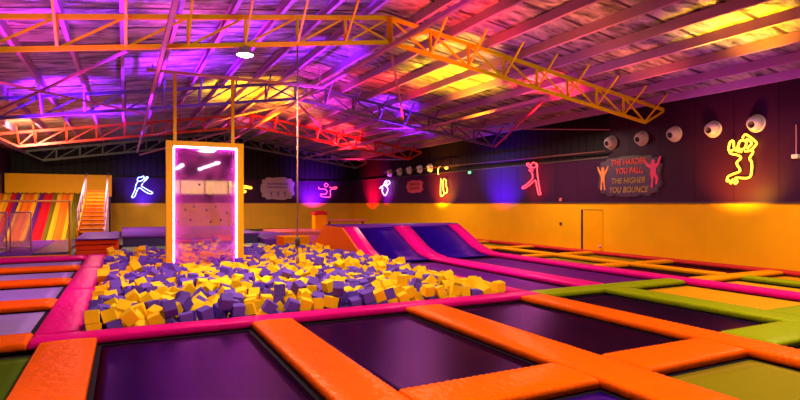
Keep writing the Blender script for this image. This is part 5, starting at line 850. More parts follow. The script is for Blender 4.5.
799,14387,-50,169,17,-83, 3048,14325,189,-43,-42,-177, 3239,14339,96,61,-112,21, 3474,14423,54,88,-54,70, 3678,14329,47,147,-53,51, 3988,14471,66,143,-67,28,
4223,14442,60,99,15,127, 4441,14392,88,-105,54,79, 4620,14426,85,-37,-9,0, 4806,14412,74,23,126,112, 4996,14591,95,12,-4,-65, 5264,14430,52,133,56,-24,
5531,14212,77,86,38,-14, 5911,14384,63,109,-2,86, -233,14491,104,41,-78,-146, 10,14508,44,2,28,-173, 188,14632,116,-51,-40,-69, 387,14770,73,162,-1,-40,
736,14564,-37,-124,108,-24, 3060,14519,-139,-180,0,-17, 3361,14623,106,32,-139,77, 3593,14660,97,26,149,88, 3820,14676,91,164,-18,0, 4122,14671,51,-72,144,15,
4371,14607,85,-177,-7,19, 4621,14574,-18,-76,55,-81, 4801,14580,-3,-78,-32,-102, 5015,14618,-78,-102,-3,82, 5393,14642,54,-109,8,-150, 5673,14451,77,18,107,73,
5848,14615,78,-16,-7,149, -306,14703,61,-156,-15,94, -40,14745,49,49,-23,0, 184,14845,63,14,180,-13, 418,14989,177,-18,57,-119, 707,14809,-56,18,53,-178,
911,14720,8,-176,9,-19, 1120,14727,126,-120,22,-66, 1299,14803,49,-4,2,38, 1521,14727,37,-44,-118,29, 1874,14695,89,96,24,0, 2033,14692,15,-25,3,-91,
2170,14731,154,160,22,-58, 2350,14800,53,98,-25,-42, 2514,14722,114,-142,69,0, 2745,14795,88,8,75,-23, 2999,14893,-8,-36,-67,125, 3219,14872,87,95,-8,-106,
3426,14737,-22,31,44,-60, 3642,14774,-45,-124,-14,106, 3910,14845,30,78,46,-9, 4229,14897,82,16,174,29, 4472,14826,100,-15,176,2, 4656,14797,88,8,56,-87,
4846,14807,33,70,-113,-80, 5037,14806,25,98,-6,-93, 5236,14788,81,47,-39,138, 5507,14857,33,-90,-17,19, 5772,14853,25,-21,-19,101, 5934,14876,84,82,-20,4,
-327,14906,55,-97,-59,-80, -14,15049,86,-94,86,-77, 237,15046,32,38,33,74, 438,15155,86,-72,-45,62, 593,15011,68,-6,-175,-14, 768,14988,78,34,5,-14,
974,14946,14,46,46,-105, 1239,15041,89,83,20,-61, 1434,15096,45,107,-28,87, 1765,14898,55,-62,117,-50, 1967,14950,27,72,111,59, 2156,14893,0,75,19,-123,
2231,15097,28,17,-19,-133, 2542,14996,36,-90,-19,92, 2824,14992,111,-35,-121,105, 3014,15091,43,78,11,-3, 3226,15063,24,-86,-2,74, 3698,15012,53,15,-59,-7,
3812,15016,188,-98,-150,9, 3928,15042,13,6,-68,-1, 4127,15094,149,-5,-75,-74, 4352,15056,85,115,-104,4, 4622,15166,84,-76,7,-148, 4862,15145,121,-43,141,-80,
4995,15018,39,67,-20,-108, 5208,14988,13,54,46,89, 5616,15156,36,134,23,35, 5874,15088,48,-3,158,94, -323,15082,188,-154,4,-37, -298,15187,24,-26,22,166,
142,15380,14,-125,22,-91, 459,15266,-100,-69,61,121, 648,15217,87,71,-71,-71, 845,15213,90,-21,-37,-63, 1063,15248,49,97,69,84, 1250,15258,102,18,-98,58,
1544,15300,-3,-51,-61,-152, 1795,15331,31,7,40,-74, 2001,15360,43,-51,-22,171, 2158,15337,-28,18,-67,-28, 2484,15200,55,-43,60,29, 2768,15168,-2,-66,51,81,
2873,15345,58,54,-22,-81, 3090,15280,72,-167,91,12, 3277,15291,2,94,-56,-85, 3593,15231,81,-135,-20,106, 3743,15199,172,106,-42,-3, 3918,15240,61,-17,-2,109,
4174,15266,9,-14,-4,177, 4395,15285,5,-69,-109,68, 4614,15424,38,38,127,103, 4885,15353,30,102,5,9, 5195,15209,72,-46,23,48, 5391,15144,-19,53,-38,2,
5557,15356,98,-56,59,-60, 5771,15327,27,176,8,77, 5977,15280,43,-145,21,-97, -367,15455,57,-94,-58,90, -173,15403,7,-117,54,58, 41,15483,-97,-30,130,-29,
355,15442,42,-15,-149,13, 547,15404,115,-10,-44,-174, 817,15441,83,-39,105,-14, 1052,15458,27,26,-114,57, 1289,15645,188,165,-25,4, 1373,15553,54,29,180,60,
1600,15620,-21,27,31,52, 1935,15571,43,81,-24,-64, 2104,15677,189,80,-18,67, 2350,15486,60,-68,-121,63, 2565,15416,-20,-158,21,5, 2902,15541,42,-13,-102,-72,
3085,15467,33,23,-80,-114, 3272,15439,95,5,-124,93, 3482,15407,42,-48,-118,61, 3823,15498,43,-97,20,-5, 4016,15450,61,83,0,-93, 4194,15439,63,20,5,-3,
4395,15561,50,17,78,13, 4560,15526,173,113,-30,-117, 4849,15512,100,52,13,-82, 5025,15622,60,-74,117,53, 5350,15390,28,-174,-9,-54, 5578,15543,61,124,-74,51,
5777,15521,66,-93,-8,78, 5979,15477,49,60,150,-27, -362,15693,83,-98,16,90, -145,15811,-13,-36,155,-18, 25,15650,-42,127,56,27, 274,15621,31,13,24,12,
567,15599,80,-33,-77,-50, 758,15667,67,61,118,-18, 964,15699,51,6,162,99, 1159,15758,21,-71,1,-86, 1367,15750,-5,103,155,-1, 1779,15721,58,-5,-16,25,
1954,15786,167,-8,109,-122, 2146,15689,12,106,-18,-13, 2323,15663,122,-160,-11,-8, 2533,15783,43,74,-12,110, 2760,15732,14,47,108,-43, 3104,15848,79,-45,128,77,
3261,15649,96,24,-53,-109, 3468,15618,39,66,-29,102, 3445,15530,195,40,-125,63, 4034,15649,54,-126,-74,-52, 4216,15659,-13,6,115,-88, 4451,15829,-43,18,28,57,
4708,15681,86,-2,-2,-56, 4855,15772,52,-96,-72,-50, 5039,15888,40,-47,77,10, 5234,15743,94,140,37,69, 5458,15769,52,-24,5,86, 5848,15681,104,112,-68,-33,
-325,15931,99,80,79,35, 36,15882,-77,102,39,31, 265,15822,53,151,-58,-58, 462,15788,146,-63,-130,66, 475,15869,-15,150,50,66, 651,15869,29,37,-53,-124,
965,15907,61,34,65,51, 1175,15941,26,-3,65,6, 1411,15965,31,107,0,-6, 1757,15935,34,-61,21,-52, 1964,15874,11,22,-109,58, 2157,15903,-5,-55,-2,-5,
2365,16053,-21,-147,41,-59, 2609,16048,24,15,126,102, 2787,15924,82,114,-115,-33, 3075,16012,179,0,52,-103, 3337,15859,83,-78,-19,-95, 3515,15853,89,-63,-63,-115,
3704,15870,68,-77,8,-91, 4037,15864,14,-23,160,77, 4269,15868,24,43,-64,-83, 4480,16077,29,114,-69,78, 4714,16093,35,-5,69,-101, 4888,16053,31,92,41,84,
5110,16051,67,-145,76,6, 5280,15933,63,54,-7,-14, 5530,15968,72,-17,-12,68, 5822,16037,23,88,-3,-123, -346,16178,104,-46,97,116, -132,16024,49,-71,19,-40,
218,16086,-26,58,23,172, 397,16026,65,-123,56,60, 628,16118,115,-103,12,-107, 817,16085,39,95,72,92, 1103,16138,11,-116,-130,11, 1329,16226,67,84,61,-97,
1507,16201,26,-27,-88,-154, 1718,16259,40,-31,-40,98, 1928,16064,89,24,-17,-26, 2161,16162,3,42,-76,-131, 2384,16282,17,-52,18,83, 2705,16274,13,-75,-14,180,
2901,16097,40,8,107,96, 3101,16171,46,6,-71,177, 3274,16206,95,178,76,1, 3538,16149,23,3,-157,-100, 3716,16137,3,7,-110,-102, 4133,16061,-17,125,-34,-31,
4400,16269,74,21,120,26, 4582,16309,40,-157,14,98, 4778,16292,44,-69,12,92, 4972,16293,65,-114,106,-26, 5179,16226,92,-54,100,-71, 5437,16221,60,46,-72,23,
5630,16198,53,-7,61,-119, 5715,16324,-53,36,121,111, -366,16410,40,-167,-5,-1, -15,16255,66,165,-59,-11, 221,16255,64,92,-41,95, 411,16266,24,76,-39,-85,
597,16555,77,-28,118,61, 824,16352,-56,69,-55,29, 1088,16332,56,-20,-161,-13, 1293,16446,47,-95,64,-96, 1521,16431,85,5,167,-81, 1703,16435,118,48,1,9,
1920,16344,150,-60,-35,-90, 2030,16374,-45,-51,-28,-107, 2288,16465,-54,-94,50,8, 2501,16655,-61,-15,68,180, 2968,16443,55,8,-159,-1, 3188,16494,62,-136,17,-97,
3327,16405,141,111,-41,-23, 3506,16355,18,-83,13,-96, 3685,16335,87,-13,159,-11, 3839,16341,-37,-30,-124,13, 4151,16270,-34,47,136,-43, 4393,16468,65,-131,-2,-70,
4761,16498,94,90,13,16, 4975,16510,77,15,3,76, 5191,16459,105,-84,9,19, 5373,16468,42,4,150,-66, 5542,16578,71,14,1,120, 5764,16555,141,79,25,81,
5950,16532,13,-104,-45,-4, -221,16600,59,15,-168,-82, -21,16518,40,-119,45,-105, 166,16681,93,64,95,86, 393,16810,10,127,46,-75, 585,16752,59,19,11,176,
795,16573,90,15,-69,-100, 1129,16569,-91,0,109,-102, 1282,16646,123,-18,39,-93, 1484,16617,59,-85,1,98, 1694,16587,26,6,48,-73, 1894,16497,49,15,-138,88,
2076,16705,37,-89,71,-16, 2282,16781,52,-14,-21,-6, 2601,16854,3,46,-108,38, 2912,16649,83,14,16,-1, 3105,16682,85,-35,101,-30, 3312,16660,64,77,-78,-89,
3549,16634,11,-135,9,-79, 3795,16551,79,5,128,-115, 4021,16495,64,-166,9,15, 4193,16636,75,-3,162,-86, 4382,16670,77,165,-6,96, 4602,16654,71,-16,-44,-161,
4952,16729,28,124,85,-41, 5148,16673,43,13,77,-70, 5342,16718,151,124,22,84, 5565,16793,55,64,-75,110, 5751,16709,39,-68,17,179, -357,16782,39,103,-10,-3,
-155,16845,47,-23,3,178, 88,16888,24,-38,-79,138, 357,16973,97,28,148,-34, 596,16944,32,14,-109,-18, 769,16897,97,-20,7,92, 967,16717,46,80,-13,29,
1179,16865,24,93,2,158, 1400,16817,5,-36,-56,-143, 1633,16826,-12,-114,-18,111, 1848,16808,-4,-27,15,-176, 1835,16690,151,121,21,-34, 2308,17020,35,72,-114,50,
2649,17026,51,-84,-2,-5, 2825,16941,48,-81,-35,-97, 3004,16936,65,106,-50,-102, 3289,16857,96,30,-72,-117, 3489,16805,115,-51,71,60, 3777,16785,34,5,-19,-177,
3965,16761,18,-110,-57,-70, 4171,16834,40,17,3,-79, 4431,16872,92,91,79,-11, 4651,16876,116,-29,-117,63, 4943,17014,73,75,125,46, 5106,16891,73,-91,-9,-27,
5377,16897,71,-83,105,-5, 5589,16995,182,42,128,-70, 5778,16941,41,10,10,-145, -330,17165,16,57,175,2, -71,17060,92,-21,2,-133, 233,17160,15,-100,-44,8,
433,17204,69,-3,-45,-1, 740,17128,65,94,124,9, 978,17146,136,-113,-16,-98, 1150,17070,98,-107,-5,-98, 1340,17069,57,-95,-11,-98, 1507,17004,46,7,60,86,
1716,17026,34,-2,-66,-84, 1903,17010,35,32,-82,-118, 2044,17168,120,-62,158,42, 2466,17033,168,-111,43,-2, 2656,17209,75,-128,-73,-57, 2842,17184,5,113,72,-67,
3014,17147,52,172,6,88, 3190,17042,85,71,12,178, 3423,17059,95,-111,74,4, 3631,17150,53,-74,6,-116, 3825,17097,64,-9,103,157, 4030,17014,49,-161,-41,-19,
4442,17078,69,-169,22,16, 4791,17179,117,-62,-136,0, 5146,17121,122,59,-19,52, 5177,17072,-65,-92,-36,-7, 5378,17108,77,96,-171,0, 5571,17158,41,172,-72,4,
5896,17144,49,114,-6,86, -268,17419,32,89,-2,-4, -47,17386,73,-7,100,81, 148,17374,60,80,6,1, 400,17385,106,-26,-87,111, 657,17330,92,1,180,26,
892,17327,76,7,159,15, 1180,17361,-5,-7,-33,171, 1345,17284,81,32,-13,88, 1556,17168,155,-3,124,-134, 1708,17329,71,73,-86,-35, 1940,17325,49,58,83,2,
2126,17430,7,101,62,-27, 2454,17224,62,120,-24,81, 2637,17404,97,-17,84,156, 2826,17397,89,-4,-85,178, 3014,17340,34,-41,-78,-139, 3322,17258,74,-81,-130,-13,
3413,17472,56,43,-128,-34, 3699,17336,117,-59,9,-22, 3891,17284,51,-70,18,167, 4262,17214,102,-16,49,180, 4432,17289,-1,95,-85,-78, 4625,17345,49,-9,-163,-77,
4980,17211,-11,-63,47,-45, 5219,17279,-40,-10,41,-104, 5471,17336,76,66,106,-3, 5685,17339,38,-162,-62,-22, 5869,17332,14,14,65,-166, -308,17596,59,-74,1,86,
-54,17579,53,17,-15,165, 149,17572,97,116,73,21, 345,17573,94,14,81,-82, 546,17536,51,45,-87,27, 767,17526,-4,-121,51,-46, 1066,17529,66,66,-54,-14,
1327,17521,6,40,116,-69, 1575,17458,169,16,34,-53, 1811,17589,98,38,107,-2, 2042,17681,41,-78,-152,-11, 2263,17672,-16,23,116,108, 2452,17596,13,54,101,49,
2655,17608,46,-52,-67,138, 2824,17601,96,163,18,83, 3020,17549,58,-1,170,-8, 3242,17460,-39,38,-153,68, 3543,17653,22,24,-4,173, 3705,17496,11,88,-36,85,
3980,17490,2,-45,177,10, 4235,17414,88,-77,68,120, 4436,17474,82,-22,-139,31, 4592,17539,3,134,-17,103, 4823,17493,31,0,156,-9, 5061,17652,-26,37,134,36,
5313,17568,45,97,79,21, 5569,17579,48,-90,67,-12, 5860,17578,118,116,-72,75, -232,17772,98,85,-123,2, 68,17780,29,64,135,-32, 257,17944,22,-101,120,19,
458,17784,44,-110,21,-83, 724,17718,71,67,-17,-166, 925,17765,78,-6,9,11, 1164,17723,60,-101,120,-12, 1359,17739,32,-14,143,80, 1543,17632,85,17,53,101,
1766,17849,74,-9,6,5, 1988,17873,27,56,-12,-84, 2202,17882,2,-44,82,-37, 2494,17797,55,-58,105,41, 2738,17811,39,115,-63,-37, 2953,17850,67,22,15,92,
3153,17846,77,180,0,-88, 3367,17831,67,15,14,111, 3578,17880,89,4,-156,92, 3783,17882,55,18,-53,99, 3965,17678,60,29,136,103, 4167,17599,116,-122,24,-79,
4361,17651,69,-27,-46,-146, 4584,17724,7,73,-14,101, 4879,17722,16,-57,-42,-51, 5183,17755,110,34,20,-171, 5406,17794,62,76,-5,77, 5624,17748,68,-2,-2,-102,
5873,17763,64,-135,-70,64, -345,17924,203,-26,-44,125, -106,17951,90,-13,83,50, 68,18121,-60,54,-148,-21, 483,18037,52,-114,-69,-6, 696,17923,44,-130,-54,-40,
887,17973,37,76,-51,-71, 1083,17942,40,6,-138,88, 1263,17952,14,-124,86,58, 1494,17970,51,-40,112,-5, 1637,18110,-19,61,-138,-70, 1958,18066,-54,-151,7,-84,
2224,18044,149,-5,-56,108, 2377,17981,12,36,167,12, 2570,18039,29,149,-25,6, 2780,18015,13,80,61,-6, 3000,18153,1,-28,-128,-63, 3308,18020,88,38,-96,69,
3596,18066,51,19,135,17, 3820,18119,115,10,45,-65, 3945,18006,24,-70,139,-36, 4166,18111,70,-67,-66,25, 4277,17958,-22,102,98,-15, 4566,17916,29,-95,24,-77,
4895,18049,19,98,4,-111, 5209,17940,12,-15,112,-34, 5375,18095,81,-73,-11,166, 5561,17967,-2,-19,130,-20, 5770,17928,-38,64,-32,-168, -326,18101,126,-91,-42,92,
-134,18267,82,-50,-79,132, 247,18376,39,59,62,-112, 483,17901,213,-41,177,-4, 679,18174,22,-121,43,72, 816,18114,156,-51,39,-66, 921,18221,38,55,-27,-5,
1294,18168,48,49,-48,-42, 1502,18318,57,-45,106,30, 1757,18354,85,-9,-49,84, 1994,18262,24,105,10,99, 2242,18212,20,66,-10,-89, 2444,18241,43,-89,1,-179,
2625,18208,-30,-2,-119,-91, 2807,18223,6,8,25,-85, 2966,18253,140,112,-31,-102, 3206,18206,90,-49,-45,-107, 3451,18241,104,-9,24,14, 3669,18279,58,-45,16,106,
3985,18246,84,-12,1,-144, 4164,18362,42,-18,17,101, 4432,18151,82,43,51,33, 4593,18297,24,-32,-60,-5, 4923,18358,2,28,-113,-127, 5117,18320,74,9,155,-90,
5443,18292,90,9,109,105, 5648,18241,77,-85,16,79, 5800,18087,58,-2,-60,-96, 5990,18186,60,-23,117,-103, -336,18422,109,9,86,-117, -160,18537,77,-179,-20,-64,
176,18572,25,-4,24,10, 450,18257,11,62,113,-18, 563,18703,181,-10,117,117, 693,18401,66,-130,68,51, 951,18495,17,51,70,-49, 1161,18452,58,168,-19,31,
1466,18524,81,-15,102,149, 1778,18613,92,-78,23,112, 1990,18488,90,87,-8,145, 2210,18413,62,-72,-8,91, 2400,18417,43,-20,85,161, 2609,18419,35,3,-36,179,
2882,18459,41,-19,-71,-161, 3060,18489,72,3,160,-2, 3288,18447,68,9,19,90, 3566,18459,81,66,77,-98, 3782,18496,21,99,97,19, 3953,18604,128,108,-52,-98,
4354,18643,27,-18,-44,-121, 4371,18418,38,-82,17,110, 4586,18599,60,31,-135,-41, 4945,18556,39,-37,64,-137, 5139,18517,32,-93,4,-4, 5332,18557,41,-7,-70,103,
5519,18578,-40,16,-68,-20, 5818,18637,52,-124,-4,-14, 5940,18371,-33,-137,-33,30, -353,18795,-86,-165,-11,-90, -186,18779,-19,-110,30,84, -4,18737,70,-38,-49,-153,
353,18590,137,108,118,18, 515,18579,24,-68,-57,79, 726,18757,39,89,54,-7, 1059,18696,74,-179,10,63, 1326,18703,57,92,4,-43, 1636,18779,95,96,-3,-165,
1836,18842,109,-173,39,18, 2000,18864,33,-110,132,-8, 2183,18644,74,-77,75,100, 2373,18596,66,-5,-174,-89, 2597,18641,-6,-145,36,22, 2843,18647,59,143,11,-79,
3153,18693,52,-80,-74,-13, 3337,18652,28,-27,-75,-66, 3535,18649,79,79,82,-92, 3753,18722,46,-114,111,38, 4088,18888,41,-33,-32,113, 4120,18697,15,-123,-32,113,
4332,18878,-28,45,15,-178, 4579,18807,29,-12,-97,-96, 4763,18760,50,-8,-3,72, 5096,18749,90,-39,114,-31, 5264,18707,-71,-116,-2,16, 5675,18841,11,-162,24,53,
5907,18831,0,-16,-26,-82, -327,18982,61,79,24,-105, -164,18958,-105,-95,-78,85, 348,19096,-24,-156,-32,0, 419,18837,107,-161,3,-41, 557,18931,-23,-44,-133,54,
1159,19258,-63,1,6,109, 1361,19247,8,-50,-10,24, 1601,18977,54,-72,-19,97, 1767,19210,-143,-77,123,-11, 1992,19113,-36,145,16,-32, 2226,18867,86,101,104,23,
2478,18903,-10,-40,-20,38, 2622,18796,99,-131,-44,-32, 2776,18857,39,-41,-44,-32, 3162,19000,78,31,21,121, 3376,18859,51,-105,3,-150, 3588,18862,49,-161,-5,10,
3784,19099,-93,148,-35,55, 3857,18931,11,-54,6,-103, 4070,19096,-3,89,21,82, 4359,19133,-18,-29,135,-101, 4705,18978,0,104,-51,-29, 4906,18946,-16,120,-12,70,
5147,19016,23,87,-5,5, 5291,18859,73,11,-15,-130, 5374,19077,49,27,164,69, 5664,19113,-42,-22,15,-137, 5921,19188,-41,31,47,113, -279,19319,-139,0,0,86,
-86,19375,-139,0,0,75, 99,19282,-126,0,-10,-85, 296,19401,-101,-150,4,95, 441,19257,-151,-163,15,47, 755,19371,-139,90,0,108, 1336,19395,-139,11,90,-156,
1647,19289,39,-103,7,-35, 1971,19344,-139,90,0,175, 2176,19226,-112,142,41,19, 2320,19378,-147,18,-167,-55, 2482,19262,-70,41,142,78, 2695,19362,-139,-90,0,89,
2933,19400,1,28,109,30, 2925,19078,64,-130,-41,73, 3713,19376,-98,26,-115,7, 3901,19388,-14,-26,17,84, 4117,19375,-64,-36,-135,-61, 4487,19363,-59,-60,-32,-90,
5143,19399,-111,-48,104,-49, 5349,19264,-116,90,18,91, 5633,19386,-104,51,0,76,)

def unpack(s):
    return [((s[i]/1000, s[i+1]/1000, s[i+2]/1000), (R(s[i+3]), R(s[i+4]), R(s[i+5]))) for i in range(0, len(s), 6)]
def cubemesh(m, nm_):
    bm = bmesh.new(); h = .0855; bx(bm, -h, h, -h, h, -h, h)
    bmesh.ops.bevel(bm, geom=list(bm.edges), offset=.008, segments=2, profile=.5, affect='EDGES')
    me = bpy.data.meshes.new(nm_); bm.to_mesh(me); bm.free(); me.materials.append(m); return me
CM = [cubemesh(FOAMY, 'yellow_cube'), cubemesh(FOAMP, 'purple_cube')]
from mathutils import noise as mnoise
def colour(x, y):
    v = mnoise.noise(Vector((x*1.5+3.1, y*1.5, 7.7)))
    return 0 if random.random() < .52 - v*.75 else 1
def zone(x, y):
    if y < 8.35: a = 'lying against the long pink pad'
    elif y < 9.6: a = 'a few rows behind the pink pad'
    else: a = 'just before the climbing panel'
    b = 'walkway end' if x < 1.2 else ('middle' if x < 3.8 else 'runway end')
    return a, b
for (loc, rot) in unpack(FOAM_NEAR):
    c = colour(loc[0], loc[1])
    o = bpy.data.objects.new('foam_cube', CM[c]); C.objects.link(o); o.location = loc; o.rotation_euler = rot
    a, b = zone(loc[0], loc[1]); cn_ = 'yellow' if c == 0 else 'purple'
    tag(o, f'loose {cn_} foam cube {a}, {b}', 'foam cube', f'{cn_} cubes {a} {b}')
bm = bmesh.new()
for (loc, rot) in unpack(FOAM_REST):
    c = colour(loc[0], loc[1]); M = Matrix.Translation(loc) @ Euler(rot).to_matrix().to_4x4()
    h = .0855; vs_ = [bm.verts.new(M @ Vector((x, y, z))) for z in (-h, h) for y in (-h, h) for x in (-h, h)]
    for f in ((0, 2, 3, 1), (4, 5, 7, 6), (0, 1, 5, 4), (2, 6, 7, 3), (0, 4, 6, 2), (1, 3, 7, 5)):
        fc = bm.faces.new([vs_[i] for i in f]); fc.material_index = c
tag(link('foam_cubes', bm, [FOAMY, FOAMP]), 'mass of yellow and purple foam cubes filling the pit around and beyond the climbing panel', 'foam cubes', None, 'stuff')

# ------------------------------------------------------------------ quarter pipe ramp
def rz_(y):
    K = [(13.8, 0), (14.3, .05), (14.8, .19), (15.3, .42), (15.8, .66), (16.25, .85)]
    if y <= K[0][0]: return 0
    for (a, za), (b, zb) in zip(K, K[1:]):
        if y <= b:
            t = (y-a)/(b-a); return za+(zb-za)*t
    return .85
def skew(x): return .09*(x-6.2)
ramp = thing('ramp', 'curved quarter pipe ramp with navy lanes and an orange side rising behind the foam pit', 'ramp', (6.2, 13.8, FLOOR))
def rl(v): return (v[0]-6.2, v[1]-13.8, v[2]-FLOOR)
def surf(nm_, x0, x1, ya, yb, m, dz=0, th=.05, n=26):
    bm = bmesh.new(); T, B = [], []
    for i in range(n+1):
        y = ya+(yb-ya)*i/n
        for lst, o_ in ((T, 0), (B, -th)):
            lst.append([bm.verts.new(rl((x, y+skew(x), rz_(y)+dz+o_))) for x in (x0, x1)])
    for i in range(n):
        bm.faces.new((T[i][0], T[i][1], T[i+1][1], T[i+1][0])); bm.faces.new((B[i][0], B[i+1][0], B[i+1][1], B[i][1]))
        bm.faces.new((T[i][0], T[i+1][0], B[i+1][0], B[i][0])); bm.faces.new((T[i][1], B[i][1], B[i+1][1], T[i+1][1]))
    bm.faces.new((T[0][0], B[0][0], B[0][1], T[0][1])); bm.faces.new((T[n][0], T[n][1], B[n][1], B[n][0]))
    return link(nm_, bm, m, ramp, True)
surf('ramp_lane', 6.66, 8.10, 13.78, 16.25, BED_BLUE, -.05); surf('ramp_lane', 8.70, 10.32, 13.78, 16.25, BED_BLUE, -.05)
surf('ramp_pad', 6.19, 6.66, 13.80, 16.27, PINK, 0, .09); surf('ramp_pad', 8.04, 8.64, 13.80, 16.27, PINK, 0, .09); surf('ramp_pad', 10.32, 10.80, 13.80, 16.27, PINK, 0, .09)
bm = bmesh.new()
q = [(6.19, 16.28), (10.8, 16.28+skew(10.8)), (10.8, 17.3), (6.19, 17.9)]
prism(bm, [(x-6.2, y-13.8) for x, y in q], .79-FLOOR, .87-FLOOR, 'Z'); link('ramp_deck', bm, PURPV, ramp)
side = [(y, rz_(y)-.02) for y in [13.9+.15*i for i in range(17)]] + [(17.9, .83), (18.2, .62), (18.6, .38), (19.1, .18), (19.45, .08), (19.45, -.8), (13.9, -.8)]
bm = bmesh.new(); prism(bm, [(y-13.8, z-FLOOR) for y, z in side], 6.12-6.2, 6.18-6.2, 'X'); link('side_panel', bm, vinyl('ramp_orange_vinyl', (.88, .15, .012)), ramp)
bm = bmesh.new(); prism(bm, [(y-13.8+skew(10.8)*.9, z-FLOOR) for y, z in side], 10.72-6.2, 10.78-6.2, 'X'); link('side_panel', bm, ORANGE, ramp)
bm = bmesh.new(); bx(bm, .1, 4.4, 2.95, 3.4, .02, .78-FLOOR); link('ramp_frame', bm, STEEL, ramp)

# ------------------------------------------------------------------ decks behind the pit
DECKG = mat('green_floor_matting', (.06, .10, .02), .6)
DECKP = mat('magenta_floor_matting', (.35, .02, .22), .5)
o = struct('floor.deck', bx(bmesh.new(), XL, 10.2, 19.82, YB, FLOOR+.0, -.06), FLM)
def mattress(x0, x1, y0, y1, z0, z1, m, label, nm_='landing_mat', cat='mat', bev=.04):
    return tag(link(nm_, bx(bmesh.new(), x0, x1, y0, y1, z0, z1, bev), m), label, cat)
mattress(-.1, 4.9, 19.9, 22.3, -.06, .0, DECKG, 'flat green floor mat just behind the foam pit', bev=.01)
pl = thing('padded_platform', 'long low purple platform with a navy front across the back of the pit', 'platform', (2.6, 22.5, -.06))
link('platform_body', bx(bmesh.new(), -2.65, 2.3, .05, 7.9, 0, .36, .02), mat('navy_vinyl', (.03, .02, .13), .4), pl)
link('platform_top', bx(bmesh.new(), -2.7, 2.35, 0, 8.0, .361, .45, .03), PURPV, pl)
mattress(4.96, 6.65, 21.6, 27.0, -.06, .20, PURPV, 'purple block mat between the platform and the yellow box', 'block_mat')
bxo = thing('vault_box', 'low orange and yellow padded box at the far right corner of the foam pit', 'padded box', (5.55, 20.3, -.06))
link('box_body', bx(bmesh.new(), -.3, .7, -.42, .45, 0, .42, .03), AMBER, bxo); link('end_panel', bx(bmesh.new(), -.36, -.301, -.42, .45, 0, .42, .02), ORANGE, bxo)
mattress(6.7, 9.4, 19.9, 26.0, -.06, .02, DECKP, 'magenta floor mat behind the orange ramp side', bev=.01)
mattress(6.8, 10.2, 27.0, 30.2, -.06, .16, mat('rose_vinyl', (.60, .10, .12), .4), 'long rose coloured mat in front of the podium', 'landing_mat')
pod = thing('podium', 'yellow padded podium with a red cushion top beside the pink beam', 'podium', (9.55, 28.7, .16)); pod.scale = (.82, .82, 1.12)
link('podium_body', bx(bmesh.new(), -.42, .42, -.35, .35, 0, .70, .03), AMBER, pod)
bm = bmesh.new(); prism(bm, [(-.45, .70), (.45, .70)] + [(.45*math.cos(t), .76+.16*math.sin(t)) for t in [math.pi*i/10 for i in range(11)]], -.36, .36, 'Y'); link('cushion_top', bm, REDV, pod)
bb = thing('balance_beam', 'pink battle beam reaching from the podium to the ramp', 'beam', (11.1, 28.9, -.06))
link('beam', bx(bmesh.new(), -1.1, 1.3, -.1, .1, .60, .74, .04), mat('rose_beam_vinyl', (.75, .14, .18), .4), bb)
for xx in (-.9, 1.1): link('support_post', bx(bmesh.new(), xx-.05, xx+.05, -.05, .05, 0, .60), STEEL, bb)

# ------------------------------------------------------------------ orange steps, staircase and slide
st = thing('step_platform', 'low orange stepped platform with a purple top at the end of the pink walkway', 'steps', (-.75, 19.9, -.06))
for k in range(3):
    link('step_riser', bx(bmesh.new(), -.62-.01*k, .58, .05+.09*k, 4.6, .16*k, .14+.16*k, .02), vinyl('red_orange_vinyl', (.80, .07, .012)), st)
link('platform_top', bx(bmesh.new(), -.64, .6, .1, 4.65, .481, .52, .012), PURPV, st)
# staircase
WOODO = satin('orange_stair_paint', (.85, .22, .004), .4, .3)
WHITE = mat('pale_pink_handrail', (.75, .35, .60), .4)
sc_ = thing('staircase', 'narrow orange staircase with pale railings climbing beside the slide', 'stairs', (-1.15, 24.7, -.06))
NS = 11
for k in range(NS):
    z = .50 + .158*(k+1); y = .0 + .52*k
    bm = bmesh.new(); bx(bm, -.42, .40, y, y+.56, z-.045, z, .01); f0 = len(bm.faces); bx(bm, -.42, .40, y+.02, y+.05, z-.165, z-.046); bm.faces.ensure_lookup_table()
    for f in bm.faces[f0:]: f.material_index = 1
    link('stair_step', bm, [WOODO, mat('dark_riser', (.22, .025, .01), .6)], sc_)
for s in (-.47, .45):
    bm = bmesh.new(); prism(bm, [(-.1, .2), (-.1, .62), (.52*NS, .62+.158*NS), (.52*NS, -.0), ], s-.03, s+.03, 'X'); link('stringer', bm, WHITE if s > 0 else WOODO, sc_)
    bm = bmesh.new(); tube(bm, [(s, -.1, 1.35), (s, .52*NS, 1.35+.158*NS)], .03)
    for k in (0, 2, 4, 6, 8, 10): tube(bm, [(s, .52*k, .6+.158*k), (s, .52*k, 1.36+.158*k)], .022, 6)
    link('handrail', bm, WHITE, sc_, True)
